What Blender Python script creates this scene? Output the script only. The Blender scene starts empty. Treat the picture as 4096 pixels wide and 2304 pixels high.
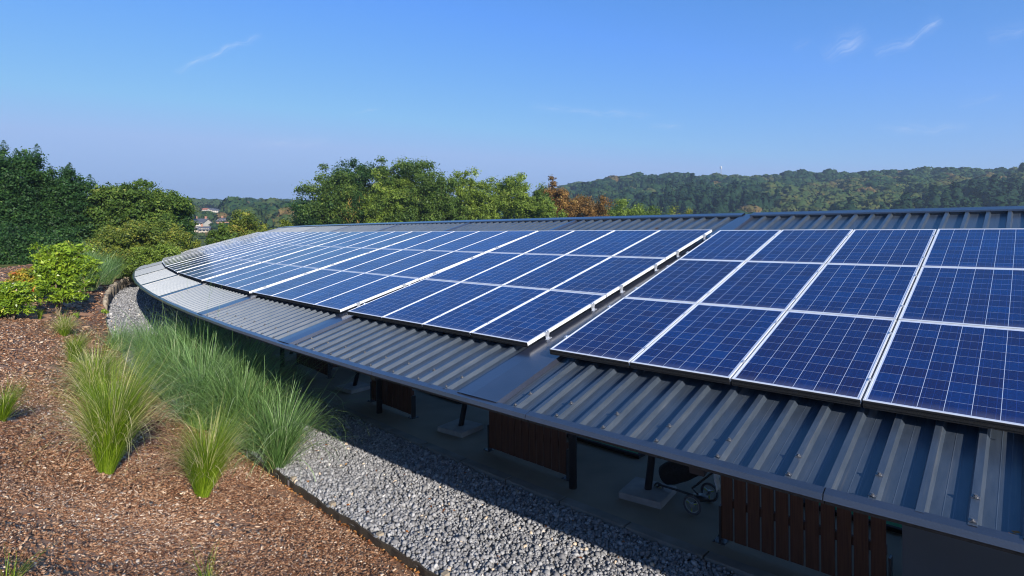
import bpy, math, random
import numpy as np
from mathutils import Vector, Matrix
R = math.radians
C = bpy.context.scene.collection
SC = bpy.context.scene
rng = np.random.default_rng(7)
random.seed(7)

# ------------------------------------------------------------------ camera
FPX = 2360.26; CYP = 916.93; ROLL = R(0.4936)
cam = bpy.data.cameras.new('camera'); co = bpy.data.objects.new('camera', cam); C.objects.link(co)
cam.sensor_width = 36; cam.lens = FPX/4096*36; cam.shift_y = (CYP-1152)/4096
cam.clip_start = .05; cam.clip_end = 20000
co.location = (0, 0, 0); co.rotation_euler = (R(90), ROLL, 0)
SC.camera = co
SC.cycles.filter_width = 1.1
SC.render.resolution_x = 1024; SC.render.resolution_y = 576

# ------------------------------------------------------------------ light
SUN_AZ, SUN_EL = R(150), R(22)          # azimuth clockwise from +Y
SC.view_settings.view_transform = 'Standard'; SC.view_settings.look = 'None'
SC.view_settings.gamma = 1; SC.view_settings.exposure = 0.55
w = bpy.data.worlds.new('World'); SC.world = w; w.use_nodes = True
wn, wl = w.node_tree.nodes, w.node_tree.links
wn.clear()
wo = wn.new('ShaderNodeOutputWorld'); bg = wn.new('ShaderNodeBackground'); sky = wn.new('ShaderNodeTexSky')
sky.sky_type = 'NISHITA'; sky.sun_disc = False; sky.sun_elevation = SUN_EL; sky.sun_rotation = SUN_AZ
sky.altitude = 100; sky.air_density = 1.0; sky.dust_density = 0.3; sky.ozone_density = 3.0
bg.inputs[1].default_value = 0.092
wl.new(bg.outputs[0], wo.inputs[0])
sun = bpy.data.lights.new('sun', 'SUN'); sun.energy = 5.0; sun.angle = R(.53); sun.color = (1, .94, .84)
so = bpy.data.objects.new('sun', sun); C.objects.link(so)
sdir = Vector((math.sin(SUN_AZ)*math.cos(SUN_EL), math.cos(SUN_AZ)*math.cos(SUN_EL), math.sin(SUN_EL)))
so.rotation_euler = sdir.to_track_quat('Z', 'Y').to_euler()

def wmath(op, a, b=None, c=None):
    n = wn.new('ShaderNodeMath'); n.operation = op
    for i, v in enumerate((a, b, c)):
        if v is None: continue
        if isinstance(v, (int, float)): n.inputs[i].default_value = v
        else: wl.new(v, n.inputs[i])
    return n.outputs[0]
# thin cirrus, laid out by compass bearing and elevation
geo = wn.new('ShaderNodeTexCoord'); sep = wn.new('ShaderNodeSeparateXYZ'); wl.new(geo.outputs['Generated'], sep.inputs[0])
yy = wmath('MAXIMUM', sep.outputs[1], .05)
U = wmath('DIVIDE', sep.outputs[0], yy); V = wmath('DIVIDE', sep.outputs[2], yy)
comb = wn.new('ShaderNodeCombineXYZ'); wl.new(U, comb.inputs[0]); wl.new(V, comb.inputs[1])
wz = wn.new('ShaderNodeTexNoise'); wz.inputs['Scale'].default_value = 22; wz.inputs['Detail'].default_value = 5; wl.new(comb.outputs[0], wz.inputs[0])
warp = wmath('MULTIPLY', wmath('SUBTRACT', wz.outputs[0], .5), .03)
def streak(x0, y0, x1, y1, wd, amp, fib=60):
    a = ((x0-2048)/FPX, (918-y0)/FPX); b = ((x1-2048)/FPX, (918-y1)/FPX)
    L = math.hypot(b[0]-a[0], b[1]-a[1]); dx, dy = (b[0]-a[0])/L, (b[1]-a[1])/L
    pu = wmath('SUBTRACT', U, a[0]); pv = wmath('SUBTRACT', V, a[1])
    s = wmath('DIVIDE', wmath('ADD', wmath('MULTIPLY', pu, dx), wmath('MULTIPLY', pv, dy)), L)
    t = wmath('ADD', wmath('SUBTRACT', wmath('MULTIPLY', pv, dx), wmath('MULTIPLY', pu, dy)), warp)
    g = wmath('EXPONENT', wmath('MULTIPLY', wmath('POWER', wmath('ABSOLUTE', wmath('DIVIDE', t, wd)), 2), -1))
    e = wmath('MAXIMUM', wmath('MULTIPLY', wmath('MULTIPLY', s, wmath('SUBTRACT', 1, s)), 4), 0)
    e = wmath('POWER', e, .6)
    cb = wn.new('ShaderNodeCombineXYZ'); wl.new(wmath('MULTIPLY', s, L*fib*.25), cb.inputs[0]); wl.new(wmath('MULTIPLY', t, fib*2.2), cb.inputs[1])
    nz = wn.new('ShaderNodeTexNoise'); nz.inputs['Scale'].default_value = 1.6; nz.inputs['Detail'].default_value = 6; wl.new(cb.outputs[0], nz.inputs[0])
    f = wmath('MAXIMUM', wmath('MULTIPLY', wmath('SUBTRACT', nz.outputs[0], .38), 3.2), 0)
    return wmath('MULTIPLY', wmath('MULTIPLY', wmath('MULTIPLY', g, e), f), amp*.7)
tot = None
for a in ((700, 278, 1055, 132, .005, .5, 90), (3290, 235, 3480, 140, .016, .3, 60), (3360, 225, 3460, 170, .01, .3, 60),
          (3500, 235, 3665, 180, .010, .3, 60), (3630, 200, 3775, 85, .008, .45, 60), (1000, 570, 1330, 562, .007, .22, 70),
          (2120, 425, 2640, 470, .005, .28, 90), (2600, 517, 2740, 515, .005, .25, 90), (3500, 530, 3900, 528, .007, .28, 70),
          (3180, 215, 3250, 165, .006, .14, 60), (3950, 170, 4150, 120, .012, .2, 60), (1390, 450, 1540, 430, .0016, .25, 90), (3830, 430, 4020, 400, .006, .15, 60)):
    v = streak(*a); tot = v if tot is None else wmath('ADD', tot, v)
SKY_TINT = wn.new('ShaderNodeMix'); SKY_TINT.data_type = 'RGBA'; SKY_TINT.blend_type = 'MULTIPLY'; SKY_TINT.inputs[0].default_value = 1
ss = wn.new('ShaderNodeSeparateColor'); wl.new(sky.outputs[0], ss.inputs[0]); cc = wn.new('ShaderNodeCombineColor')
for q_, (pw, kk, mxv) in enumerate(((1.4, .515, 3.9), (.90, 1.20, 5), (1.0, 1.70, 4.8))):
    wl.new(wmath('MULTIPLY', wmath('POWER', wmath('MINIMUM', ss.outputs[q_], mxv), pw), kk), cc.inputs[q_])
wl.new(cc.outputs[0], SKY_TINT.inputs[6]); SKY_TINT.inputs[7].default_value = (.93, .92, .93, 1)
mx = wn.new('ShaderNodeMix'); mx.data_type = 'RGBA'; wl.new(wmath('MINIMUM', tot, .8), mx.inputs[0])
wl.new(SKY_TINT.outputs[2], mx.inputs[6]); mx.inputs[7].default_value = (7.2, 7.6, 8.6, 1)
wl.new(mx.outputs[2], bg.inputs[0])

# ------------------------------------------------------------------ helpers
def tag(o, label=None, cat=None, group=None, kind=None):
    if label: o['label'] = label
    if cat: o['category'] = cat
    if group: o['group'] = group
    if kind: o['kind'] = kind
    return o
def link(o, parent=None):
    C.objects.link(o)
    if parent is not None: o.parent = parent
    return o
def empty(name, loc=(0, 0, 0), rz=0):
    o = bpy.data.objects.new(name, None); o.location = loc; o.rotation_euler = (0, 0, rz); o.empty_display_size = .1
    return link(o)
def np_mesh(name, V, F, mat, parent=None, k=4, attr=None, smooth=False, mats=None, midx=None):
    V = np.asarray(V, dtype=np.float32).reshape(-1, 3); F = np.asarray(F, dtype=np.int32).reshape(-1, k)
    me = bpy.data.meshes.new(name)
    me.vertices.add(len(V)); me.vertices.foreach_set('co', V.ravel())
    me.loops.add(F.size); me.loops.foreach_set('vertex_index', F.ravel())
    me.polygons.add(len(F)); me.polygons.foreach_set('loop_start', np.arange(0, F.size, k, dtype=np.int32))
    if smooth: me.polygons.foreach_set('use_smooth', np.ones(len(F), bool))
    me.update(calc_edges=True)
    if attr is not None:
        a = me.attributes.new('tint', 'FLOAT', 'FACE'); a.data.foreach_set('value', np.asarray(attr, dtype=np.float32))
    for m in (mats or [mat]): me.materials.append(m)
    if midx is not None: me.polygons.foreach_set('material_index', np.asarray(midx, dtype=np.int32))
    return link(bpy.data.objects.new(name, me), parent)
class MB:                                       # a mesh collected from boxes, tubes and polygons
    def __init__(s): s.v = []; s.f = []; s.m = []
    def add(s, V, F, mi=0):
        b = len(s.v); s.v += [tuple(p) for p in V]; s.f += [tuple(i+b for i in f) for f in F]; s.m += [mi]*len(F)
    def box(s, x0, x1, y0, y1, z0, z1, M=None, mi=0):
        V = [Vector(p) for p in ((x0,y0,z0),(x1,y0,z0),(x1,y1,z0),(x0,y1,z0),(x0,y0,z1),(x1,y0,z1),(x1,y1,z1),(x0,y1,z1))]
        if M: V = [M @ p for p in V]
        s.add(V, [(3,2,1,0),(4,5,6,7),(0,1,5,4),(1,2,6,5),(2,3,7,6),(3,0,4,7)], mi)
    def hexa(s, V, mi=0):
        s.add(V, [(3,2,1,0),(4,5,6,7),(0,1,5,4),(1,2,6,5),(2,3,7,6),(3,0,4,7)], mi)
    def tube(s, P, rad, n=10, mi=0, cap=True):
        P = [Vector(p) for p in P]; rad = rad if isinstance(rad, (list, tuple)) else [rad]*len(P)
        V = []; F = []; up = None
        for i, p in enumerate(P):
            d = (P[min(i+1, len(P)-1)]-P[max(i-1, 0)]).normalized()
            if up is None: up = Vector((0,0,1)) if abs(d.z) < .9 else Vector((1,0,0))
            a = d.cross(up).normalized(); b = a.cross(d).normalized(); up = b
            for j in range(n):
                t = 2*math.pi*j/n; V.append(p+(a*math.cos(t)+b*math.sin(t))*rad[i])
        for i in range(len(P)-1):
            for j in range(n): F.append((i*n+j, i*n+(j+1) % n, (i+1)*n+(j+1) % n, (i+1)*n+j))
        if cap: F += [tuple(range(n))[::-1], tuple(range((len(P)-1)*n, len(P)*n))]
        s.add(V, F, mi)
    def build(s, name, mat, parent=None, smooth=False, bevel=0, mats=None):
        me = bpy.data.meshes.new(name); me.from_pydata(s.v, [], s.f)
        for m in (mats or [mat]): me.materials.append(m)
        me.polygons.foreach_set('material_index', s.m)
        if smooth: me.polygons.foreach_set('use_smooth', [True]*len(me.polygons))
        me.update()
        o = link(bpy.data.objects.new(name, me), parent)
        if bevel:
            b = o.modifiers.new('bevel', 'BEVEL'); b.width = bevel; b.segments = 2; b.limit_method = 'ANGLE'
        return o

# ------------------------------------------------------------------ materials
def mat(name):
    m = bpy.data.materials.new(name); m.use_nodes = True
    return m, m.node_tree.nodes, m.node_tree.links, m.node_tree.nodes['Principled BSDF']
def nd(N, t, **kw):
    n = N.new(t)
    for k, v in kw.items():
        if k in n.inputs.keys(): n.inputs[k].default_value = v
        else: setattr(n, k, v)
    return n
def ramp(N, L, src, stops, interp='LINEAR'):
    r = N.new('ShaderNodeValToRGB'); r.color_ramp.interpolation = interp
    while len(r.color_ramp.elements) < len(stops): r.color_ramp.elements.new(.5)
    for e, (p, c) in zip(r.color_ramp.elements, stops):
        e.position = p; e.color = (*c, 1) if len(c) == 3 else c
    L.new(src, r.inputs[0]); return r
def simple(name, col, rough=.6, metal=0, noise=.12, scale=6, bump=0, spec=.5, bscale=None):
    m, N, L, P = mat(name)
    tc = N.new('ShaderNodeTexCoord'); nz = nd(N, 'ShaderNodeTexNoise', Scale=scale, Detail=6); L.new(tc.outputs['Object'], nz.inputs[0])
    c0 = tuple(max(0, c*(1-noise*1.6)) for c in col); c1 = tuple(min(1, c*(1+noise*1.6)) for c in col)
    r = ramp(N, L, nz.outputs[0], ((.3, c0), (.7, c1))); L.new(r.outputs[0], P.inputs['Base Color'])
    P.inputs['Roughness'].default_value = rough; P.inputs['Metallic'].default_value = metal; P.inputs['Specular IOR Level'].default_value = spec
    if bump:
        b = nd(N, 'ShaderNodeBump', Strength=bump, Distance=.01); n2 = nd(N, 'ShaderNodeTexNoise', Scale=bscale or scale*8, Detail=4)
        L.new(tc.outputs['Object'], n2.inputs[0]); L.new(n2.outputs[0], b.inputs['Height']); L.new(b.outputs[0], P.inputs['Normal'])
    return m
def foliage(name, stops, rough=.55, trans=.35, spec=.35):
    """leaf colours run over the per-face tint; light also passes through"""
    m, N, L, P = mat(name)
    a = nd(N, 'ShaderNodeAttribute', attribute_name='tint'); r = ramp(N, L, a.outputs['Fac'], stops)
    L.new(r.outputs[0], P.inputs['Base Color']); P.inputs['Roughness'].default_value = rough; P.inputs['Specular IOR Level'].default_value = spec
    t = N.new('ShaderNodeBsdfTranslucent'); L.new(r.outputs[0], t.inputs[0])
    mx = N.new('ShaderNodeMixShader'); mx.inputs[0].default_value = trans
    L.new(P.outputs[0], mx.inputs[1]); L.new(t.outputs[0], mx.inputs[2]); L.new(mx.outputs[0], N['Material Output'].inputs[0])
    return m

M = {}
def roof_mat():
    m, N, L, P = mat('anthracite_painted_steel')
    tc = N.new('ShaderNodeTexCoord'); mp = N.new('ShaderNodeMapping'); mp.inputs['Scale'].default_value = (14, 3, 14); L.new(tc.outputs['Object'], mp.inputs[0])
    nz = nd(N, 'ShaderNodeTexNoise', Scale=1.2, Detail=8, Roughness=.65); L.new(mp.outputs[0], nz.inputs[0])
    r = ramp(N, L, nz.outputs[0], ((.3, (.042, .058, .083)), (.62, (.062, .080, .108)), (.8, (.09, .105, .13))))
    ms = N.new('ShaderNodeMapping'); ms.inputs['Scale'].default_value = (26, .7, 26); L.new(tc.outputs['Object'], ms.inputs[0])
    st = nd(N, 'ShaderNodeTexNoise', Scale=1, Detail=7, Roughness=.7); L.new(ms.outputs[0], st.inputs[0]); sr = ramp(N, L, st.outputs[0], ((.56, (0,)*3), (.78, (.55,)*3)))
    dm = N.new('ShaderNodeMix'); dm.data_type = 'RGBA'; L.new(sr.outputs[0], dm.inputs[0]); L.new(r.outputs[0], dm.inputs[6]); dm.inputs[7].default_value = (.17, .16, .145, 1)
    L.new(dm.outputs[2], P.inputs['Base Color'])
    rr = ramp(N, L, nz.outputs[0], ((.3, (.36,)*3), (.75, (.48,)*3))); L.new(rr.outputs[0], P.inputs['Roughness'])
    n2 = nd(N, 'ShaderNodeTexNoise', Scale=55, Detail=5, Distortion=1.2); m2 = N.new('ShaderNodeMapping'); m2.inputs['Scale'].default_value = (1, .3, 1)
    L.new(tc.outputs['Object'], m2.inputs[0]); L.new(m2.outputs[0], n2.inputs[0])
    b = nd(N, 'ShaderNodeBump', Strength=.16, Distance=.004); L.new(n2.outputs[0], b.inputs['Height']); L.new(b.outputs[0], P.inputs['Normal'])
    P.inputs['Specular IOR Level'].default_value = .8
    P.inputs['Metallic'].default_value = .25; P.inputs['Coat Weight'].default_value = .45; P.inputs['Coat Roughness'].default_value = .25
    return m
M['roof'] = roof_mat()
M['trim'] = simple('anthracite_folded_trim', (.026, .031, .050), .30, 0, .08, 4, .12, 1.0, 90)
M['trim'].node_tree.nodes['Principled BSDF'].inputs['Coat Weight'].default_value = .6; M['trim'].node_tree.nodes['Principled BSDF'].inputs['Coat Roughness'].default_value = .18
M['frame'] = simple('silver_anodised_aluminium', (.70, .705, .72), .42, 0, .05, 5)
M['clamp'] = simple('clamp_aluminium', (.6, .62, .66), .35, .6, .05, 20)
M['screwm'] = simple('zinc_screw', (.22, .22, .23), .45, .8, .1, 40)
M['dark'] = simple('black_rubber_profile', (.010, .010, .011), .85, 0, .2, 30)
M['steel_dark'] = simple('dark_grey_painted_steel', (.03, .032, .036), .45, 0, .1, 8)
M['concrete'] = simple('concrete_floor', (.25, .22, .17), .85, 0, .12, 1.2, .3, .3, 40)
M['kerbm'] = simple('kerb_concrete', (.22, .21, .19), .9, 0, .14, 3, .5, .3, 60)
M['pad'] = simple('pad_concrete', (.32, .31, .30), .85, 0, .1, 5, .3, .3, 50)
M['wallp'] = simple('grey_wall_panel', (.10, .115, .13), .7, 0, .05, 2)
M['matgreen'] = simple('green_turf', (.035, .26, .12), .95, 0, .2, 60, .6, .2, 200)
M['log'] = simple('weathered_grey_wood', (.30, .25, .19), .85, 0, .25, 7, .5, .2, 40)
M['bark'] = simple('tree_bark', (.13, .10, .07), .9, 0, .3, 4, .6, .2, 14)
M['lichen'] = simple('lichen_branch', (.34, .23, .06), .9, 0, .3, 4)
M['twig'] = simple('pale_shrub_stem', (.20, .15, .10), .8, 0, .2, 8)
def wood_mat(name, cols, sc=(60, 60, 3)):
    m, N, L, P = mat(name); tc = N.new('ShaderNodeTexCoord'); mp = N.new('ShaderNodeMapping'); mp.inputs['Scale'].default_value = sc
    L.new(tc.outputs['Object'], mp.inputs[0]); nz = nd(N, 'ShaderNodeTexNoise', Scale=1, Detail=6); L.new(mp.outputs[0], nz.inputs[0])
    r = ramp(N, L, nz.outputs[0], ((.3, cols[0]), (.7, cols[1]))); L.new(r.outputs[0], P.inputs['Base Color']); P.inputs['Roughness'].default_value = .7
    b = nd(N, 'ShaderNodeBump', Strength=.3, Distance=.004); L.new(nz.outputs[0], b.inputs['Height']); L.new(b.outputs[0], P.inputs['Normal'])
    return m
M['plank'] = wood_mat('red_brown_hardwood', ((.062, .022, .010), (.115, .045, .021)))
M['board'] = wood_mat('dark_edging_board', ((.035, .028, .02), (.075, .058, .042)), (40, 40, 60))
def cell_mat():
    """polycrystalline cells: 6 x 10 with white gaps, three busbars a cell, mottled crystals, glass coat"""
    m, N, L, P = mat('solar_cells_under_glass')
    def MT(op, a, b=None):
        n = N.new('ShaderNodeMath'); n.operation = op
        for i, v in enumerate((a, b)):
            if v is None: continue
            if isinstance(v, (int, float)): n.inputs[i].default_value = v
            else: L.new(v, n.inputs[i])
        return n.outputs[0]
    tc = N.new('ShaderNodeTexCoord'); s = N.new('ShaderNodeSeparateXYZ'); L.new(tc.outputs['Object'], s.inputs[0])
    W, Hh = 1.0, 1.64; mgx, mgy = .025, .03
    cx = MT('DIVIDE', MT('SUBTRACT', s.outputs[0], mgx), (W-2*mgx)/6); cy = MT('DIVIDE', MT('SUBTRACT', s.outputs[1], mgy), (Hh-2*mgy)/10)
    fx = MT('FRACT', cx); fy = MT('FRACT', cy)
    ex = MT('MINIMUM', fx, MT('SUBTRACT', 1, fx)); ey = MT('MINIMUM', fy, MT('SUBTRACT', 1, fy))
    gx = MT('LESS_THAN', ex, .0105); gy = MT('LESS_THAN', ey, .0055)
    out = MT('MAXIMUM', MT('MAXIMUM', MT('LESS_THAN', cx, 0), MT('GREATER_THAN', cx, 6)), MT('MAXIMUM', MT('LESS_THAN', cy, 0), MT('GREATER_THAN', cy, 10)))
    gap = MT('MAXIMUM', MT('MAXIMUM', gx, gy), out)
    bb = MT('LESS_THAN', MT('ABSOLUTE', MT('SUBTRACT', MT('FRACT', MT('ADD', MT('MULTIPLY', fx, 3), 0)), .5)), .018)
    fl = N.new('ShaderNodeCombineXYZ'); L.new(MT('FLOOR', cx), fl.inputs[0]); L.new(MT('FLOOR', cy), fl.inputs[1])
    oi = N.new('ShaderNodeObjectInfo'); L.new(MT('MULTIPLY', oi.outputs['Random'], 77), fl.inputs[2])
    wnz = N.new('ShaderNodeTexWhiteNoise'); L.new(fl.outputs[0], wnz.inputs[0])
    vo = nd(N, 'ShaderNodeTexVoronoi', Scale=85); L.new(tc.outputs['Object'], vo.inputs[0])
    vs = N.new('ShaderNodeSeparateColor'); L.new(vo.outputs['Color'], vs.inputs[0])
    tone = MT('ADD', MT('ADD', MT('MULTIPLY', wnz.outputs['Value'], .42), MT('MULTIPLY', vs.outputs[0], .3)), MT('MULTIPLY', oi.outputs['Random'], .28))
    r = ramp(N, L, tone, ((0, (.011, .006, .045)), (.4, (.004, .012, .085)), (.75, (.002, .025, .14)), (1, (.002, .045, .20))))
    m1 = N.new('ShaderNodeMix'); m1.data_type = 'RGBA'; L.new(bb, m1.inputs[0]); L.new(r.outputs[0], m1.inputs[6]); m1.inputs[7].default_value = (.02, .05, .24, 1)
    m2 = N.new('ShaderNodeMix'); m2.data_type = 'RGBA'; L.new(gap, m2.inputs[0]); L.new(m1.outputs[2], m2.inputs[6]); m2.inputs[7].default_value = (.55, .60, .74, 1)
    # dust that gathers along the lower edge
    du = MT('MULTIPLY', MT('MAXIMUM', MT('SUBTRACT', 1, MT('DIVIDE', s.outputs[1], .12)), 0), .16)
    n3 = nd(N, 'ShaderNodeTexNoise', Scale=7, Detail=6); L.new(tc.outputs['Object'], n3.inputs[0])
    du = MT('ADD', MT('MULTIPLY', du, MT('MULTIPLY', n3.outputs[0], 2)), .012)
    m3 = N.new('ShaderNodeMix'); m3.data_type = 'RGBA'; L.new(du, m3.inputs[0]); L.new(m2.outputs[2], m3.inputs[6]); m3.inputs[7].default_value = (.42, .38, .34, 1)
    ofs = N.new('ShaderNodeVectorMath'); ofs.operation = 'ADD'; cb = N.new('ShaderNodeCombineXYZ'); L.new(MT('MULTIPLY', oi.outputs['Random'], 90), cb.inputs[0]); L.new(MT('MULTIPLY', oi.outputs['Random'], 53), cb.inputs[1])
    L.new(tc.outputs['Object'], ofs.inputs[0]); L.new(cb.outputs[0], ofs.inputs[1]); v2 = nd(N, 'ShaderNodeTexVoronoi', Scale=2.6); L.new(ofs.outputs[0], v2.inputs[0])
    sc2 = N.new('ShaderNodeSeparateColor'); L.new(v2.outputs['Color'], sc2.inputs[0]); spot = MT('MULTIPLY', MT('LESS_THAN', v2.outputs['Distance'], MT('MULTIPLY', sc2.outputs[1], .028)), MT('GREATER_THAN', sc2.outputs[0], .55))
    m4 = N.new('ShaderNodeMix'); m4.data_type = 'RGBA'; L.new(spot, m4.inputs[0]); L.new(m3.outputs[2], m4.inputs[6]); m4.inputs[7].default_value = (.62, .60, .56, 1)
    L.new(m4.outputs[2], P.inputs['Base Color'])
    n5 = nd(N, 'ShaderNodeTexNoise', Scale=1.7, Detail=5); L.new(ofs.outputs[0], n5.inputs[0]); r5 = ramp(N, L, n5.outputs[0], ((.35, (.10,)*3), (.7, (.24,)*3)))
    L.new(r5.outputs[0], P.inputs['Roughness']); P.inputs['Specular IOR Level'].default_value = .5
    return m
M['cells'] = cell_mat()

def gravel_mat():
    m, N, L, P = mat('grey_gravel'); a = nd(N, 'ShaderNodeAttribute', attribute_name='tint')
    r = ramp(N, L, a.outputs['Fac'], ((0, (.135, .132, .138)), (.5, (.285, .282, .292)), (.88, (.44, .435, .445)), (.95, (.74, .71, .69)), (1, (.66, .52, .38))))
    tc = N.new('ShaderNodeTexCoord'); nz = nd(N, 'ShaderNodeTexNoise', Scale=35, Detail=4); L.new(tc.outputs['Object'], nz.inputs[0])
    m2 = N.new('ShaderNodeMix'); m2.data_type = 'RGBA'; m2.blend_type = 'OVERLAY'; m2.inputs[0].default_value = .35
    L.new(r.outputs[0], m2.inputs[6]); L.new(nz.outputs[0], m2.inputs[7]); L.new(m2.outputs[2], P.inputs['Base Color']); P.inputs['Roughness'].default_value = .8
    return m
M['gravel'] = gravel_mat()
def gravelbed_mat():
    m, N, L, P = mat('gravel_bed'); tc = N.new('ShaderNodeTexCoord'); v = nd(N, 'ShaderNodeTexVoronoi', Scale=26); L.new(tc.outputs['Object'], v.inputs[0])
    s = N.new('ShaderNodeSeparateColor'); L.new(v.outputs['Color'], s.inputs[0])
    r = ramp(N, L, s.outputs[0], ((0, (.15, .15, .16)), (.5, (.29, .29, .30)), (.9, (.42, .42, .43)), (1, (.6, .57, .53)))); L.new(r.outputs[0], P.inputs['Base Color'])
    b = nd(N, 'ShaderNodeBump', Strength=1, Distance=.03); b.invert = True; L.new(v.outputs['Distance'], b.inputs['Height']); L.new(b.outputs[0], P.inputs['Normal'])
    P.inputs['Roughness'].default_value = .9
    return m
M['gravelbed'] = gravelbed_mat()
def mulch_mat():
    m, N, L, P = mat('bark_mulch'); tc = N.new('ShaderNodeTexCoord')
    mp = N.new('ShaderNodeMapping'); mp.inputs['Scale'].default_value = (1, 1.6, 1); L.new(tc.outputs['Object'], mp.inputs[0])
    v = nd(N, 'ShaderNodeTexVoronoi', Scale=62); L.new(mp.outputs[0], v.inputs[0]); s = N.new('ShaderNodeSeparateColor'); L.new(v.outputs['Color'], s.inputs[0])
    r = ramp(N, L, s.outputs[0], ((0, (.05, .025, .017)), (.4, (.13, .07, .045)), (.75, (.23, .14, .10)), (.95, (.40, .30, .23)), (1, (.5, .4, .3))))
    n = nd(N, 'ShaderNodeAttribute', attribute_name='sand'); sd = ramp(N, L, n.outputs['Fac'], ((.38, (0,)*3), (.5, (1,)*3)))
    m2 = N.new('ShaderNodeMix'); m2.data_type = 'RGBA'; L.new(sd.outputs[0], m2.inputs[0]); L.new(r.outputs[0], m2.inputs[6]); m2.inputs[7].default_value = (.40, .22, .13, 1)
    L.new(m2.outputs[2], P.inputs['Base Color']); P.inputs['Roughness'].default_value = .9; P.inputs['Specular IOR Level'].default_value = .15
    mi = N.new('ShaderNodeMath'); mi.operation = 'SUBTRACT'; mi.inputs[0].default_value = .6; L.new(sd.outputs[0], mi.inputs[1]); mi.use_clamp = True
    b = nd(N, 'ShaderNodeBump', Distance=.006); L.new(mi.outputs[0], b.inputs['Strength']); L.new(s.outputs[1], b.inputs['Height']); L.new(b.outputs[0], P.inputs['Normal'])
    return m
M['mulch'] = mulch_mat()
def chip_mat():
    m, N, L, P = mat('mulch_chips'); a = nd(N, 'ShaderNodeAttribute', attribute_name='tint')
    r = ramp(N, L, a.outputs['Fac'], ((0, (.07, .030, .014)), (.25, (.20, .088, .044)), (.5, (.33, .175, .095)), (.7, (.46, .29, .18)), (.85, (.62, .46, .33)), (1, (.82, .70, .56))))
    L.new(r.outputs[0], P.inputs['Base Color']); P.inputs['Roughness'].default_value = .75; P.inputs['Specular IOR Level'].default_value = .3
    return m
M['chip'] = chip_mat()
def lawn_mat():
    m, N, L, P = mat('grass_ground'); tc = N.new('ShaderNodeTexCoord'); n = nd(N, 'ShaderNodeTexNoise', Scale=.25, Detail=8, Roughness=.65); L.new(tc.outputs['Object'], n.inputs[0])
    r = ramp(N, L, n.outputs[0], ((.3, (.045, .075, .018)), (.55, (.10, .13, .03)), (.75, (.22, .19, .07)))); L.new(r.outputs[0], P.inputs['Base Color'])
    P.inputs['Roughness'].default_value = .95; P.inputs['Specular IOR Level'].default_value = .1
    n2 = nd(N, 'ShaderNodeTexNoise', Scale=30, Detail=6); L.new(tc.outputs['Object'], n2.inputs[0]); b = nd(N, 'ShaderNodeBump', Strength=1, Distance=.08)
    L.new(n2.outputs[0], b.inputs['Height']); L.new(b.outputs[0], P.inputs['Normal'])
    return m
M['lawn'] = lawn_mat()
G3 = lambda *s: tuple(s)
M['leaf_dark'] = foliage('dark_green_leaves', ((0, (0.017, 0.048, 0.014)), (.5, (0.037, 0.099, 0.024)), (.85, (0.076, 0.167, 0.034)), (1, (0.145, 0.221, 0.048))))
M['leaf_mid'] = foliage('mid_green_leaves', ((0, (.035, .075, .014)), (.5, (.095, .165, .026)), (.85, (.18, .26, .04)), (1, (.28, .30, .06))))
M['leaf_light'] = foliage('light_green_leaves', ((0, (.07, .12, .016)), (.5, (.18, .26, .032)), (.85, (.30, .40, .06)), (1, (.45, .48, .11))))
M['leaf_yellow'] = foliage('yellow_green_leaves', ((0, (.055, .10, .014)), (.45, (.15, .20, .028)), (.8, (.31, .32, .045)), (1, (.48, .34, .08))))
M['leaf_brown'] = foliage('autumn_brown_leaves', ((0, (.09, .06, .018)), (.45, (.24, .135, .035)), (.8, (.38, .20, .05)), (1, (.45, .30, .08))))
M['leaf_shrub'] = foliage('glossy_shrub_leaves', ((0, (.08, .15, .012)), (.5, (.25, .38, .025)), (.85, (.42, .54, .045)), (1, (.60, .60, .09))), .35, .35, .5)
M['leaf_autumn'] = foliage('orange_fallen_leaves', ((0, (.16, .05, .02)), (.5, (.42, .15, .035)), (1, (.62, .33, .12))))
M['flower'] = foliage('red_white_petals', ((0, (.6, .02, .015)), (.7, (.7, .03, .02)), (.75, (.8, .75, .72)), (1, (.8, .75, .72))))
M['misc'] = foliage('blue_green_grass_blades', ((0, (.04, .10, .022)), (.45, (.14, .27, .07)), (.8, (.28, .44, .16)), (1, (.62, .70, .45))), .4, .3, .5)
M['feather'] = foliage('yellow_green_fine_blades', ((0, (.04, .10, .005)), (.4, (.17, .28, .012)), (.7, (.42, .56, .04)), (.84, (.66, .64, .22)), (1, (.86, .72, .48))), .5, .4, .4)
def far_mat():
    m, N, L, P = mat('distant_forest'); a = nd(N, 'ShaderNodeAttribute', attribute_name='tint')
    r = ramp(N, L, a.outputs['Fac'], ((0, (.010, .03, .014)), (.35, (.022, .056, .02)), (.6, (.05, .08, .024)), (.78, (.085, .088, .026)), (.9, (.13, .085, .034)), (1, (.2, .15, .06))))
    L.new(r.outputs[0], P.inputs['Base Color']); P.inputs['Roughness'].default_value = .8; P.inputs['Specular IOR Level'].default_value = .15
    return m
M['far'] = far_mat()

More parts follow.
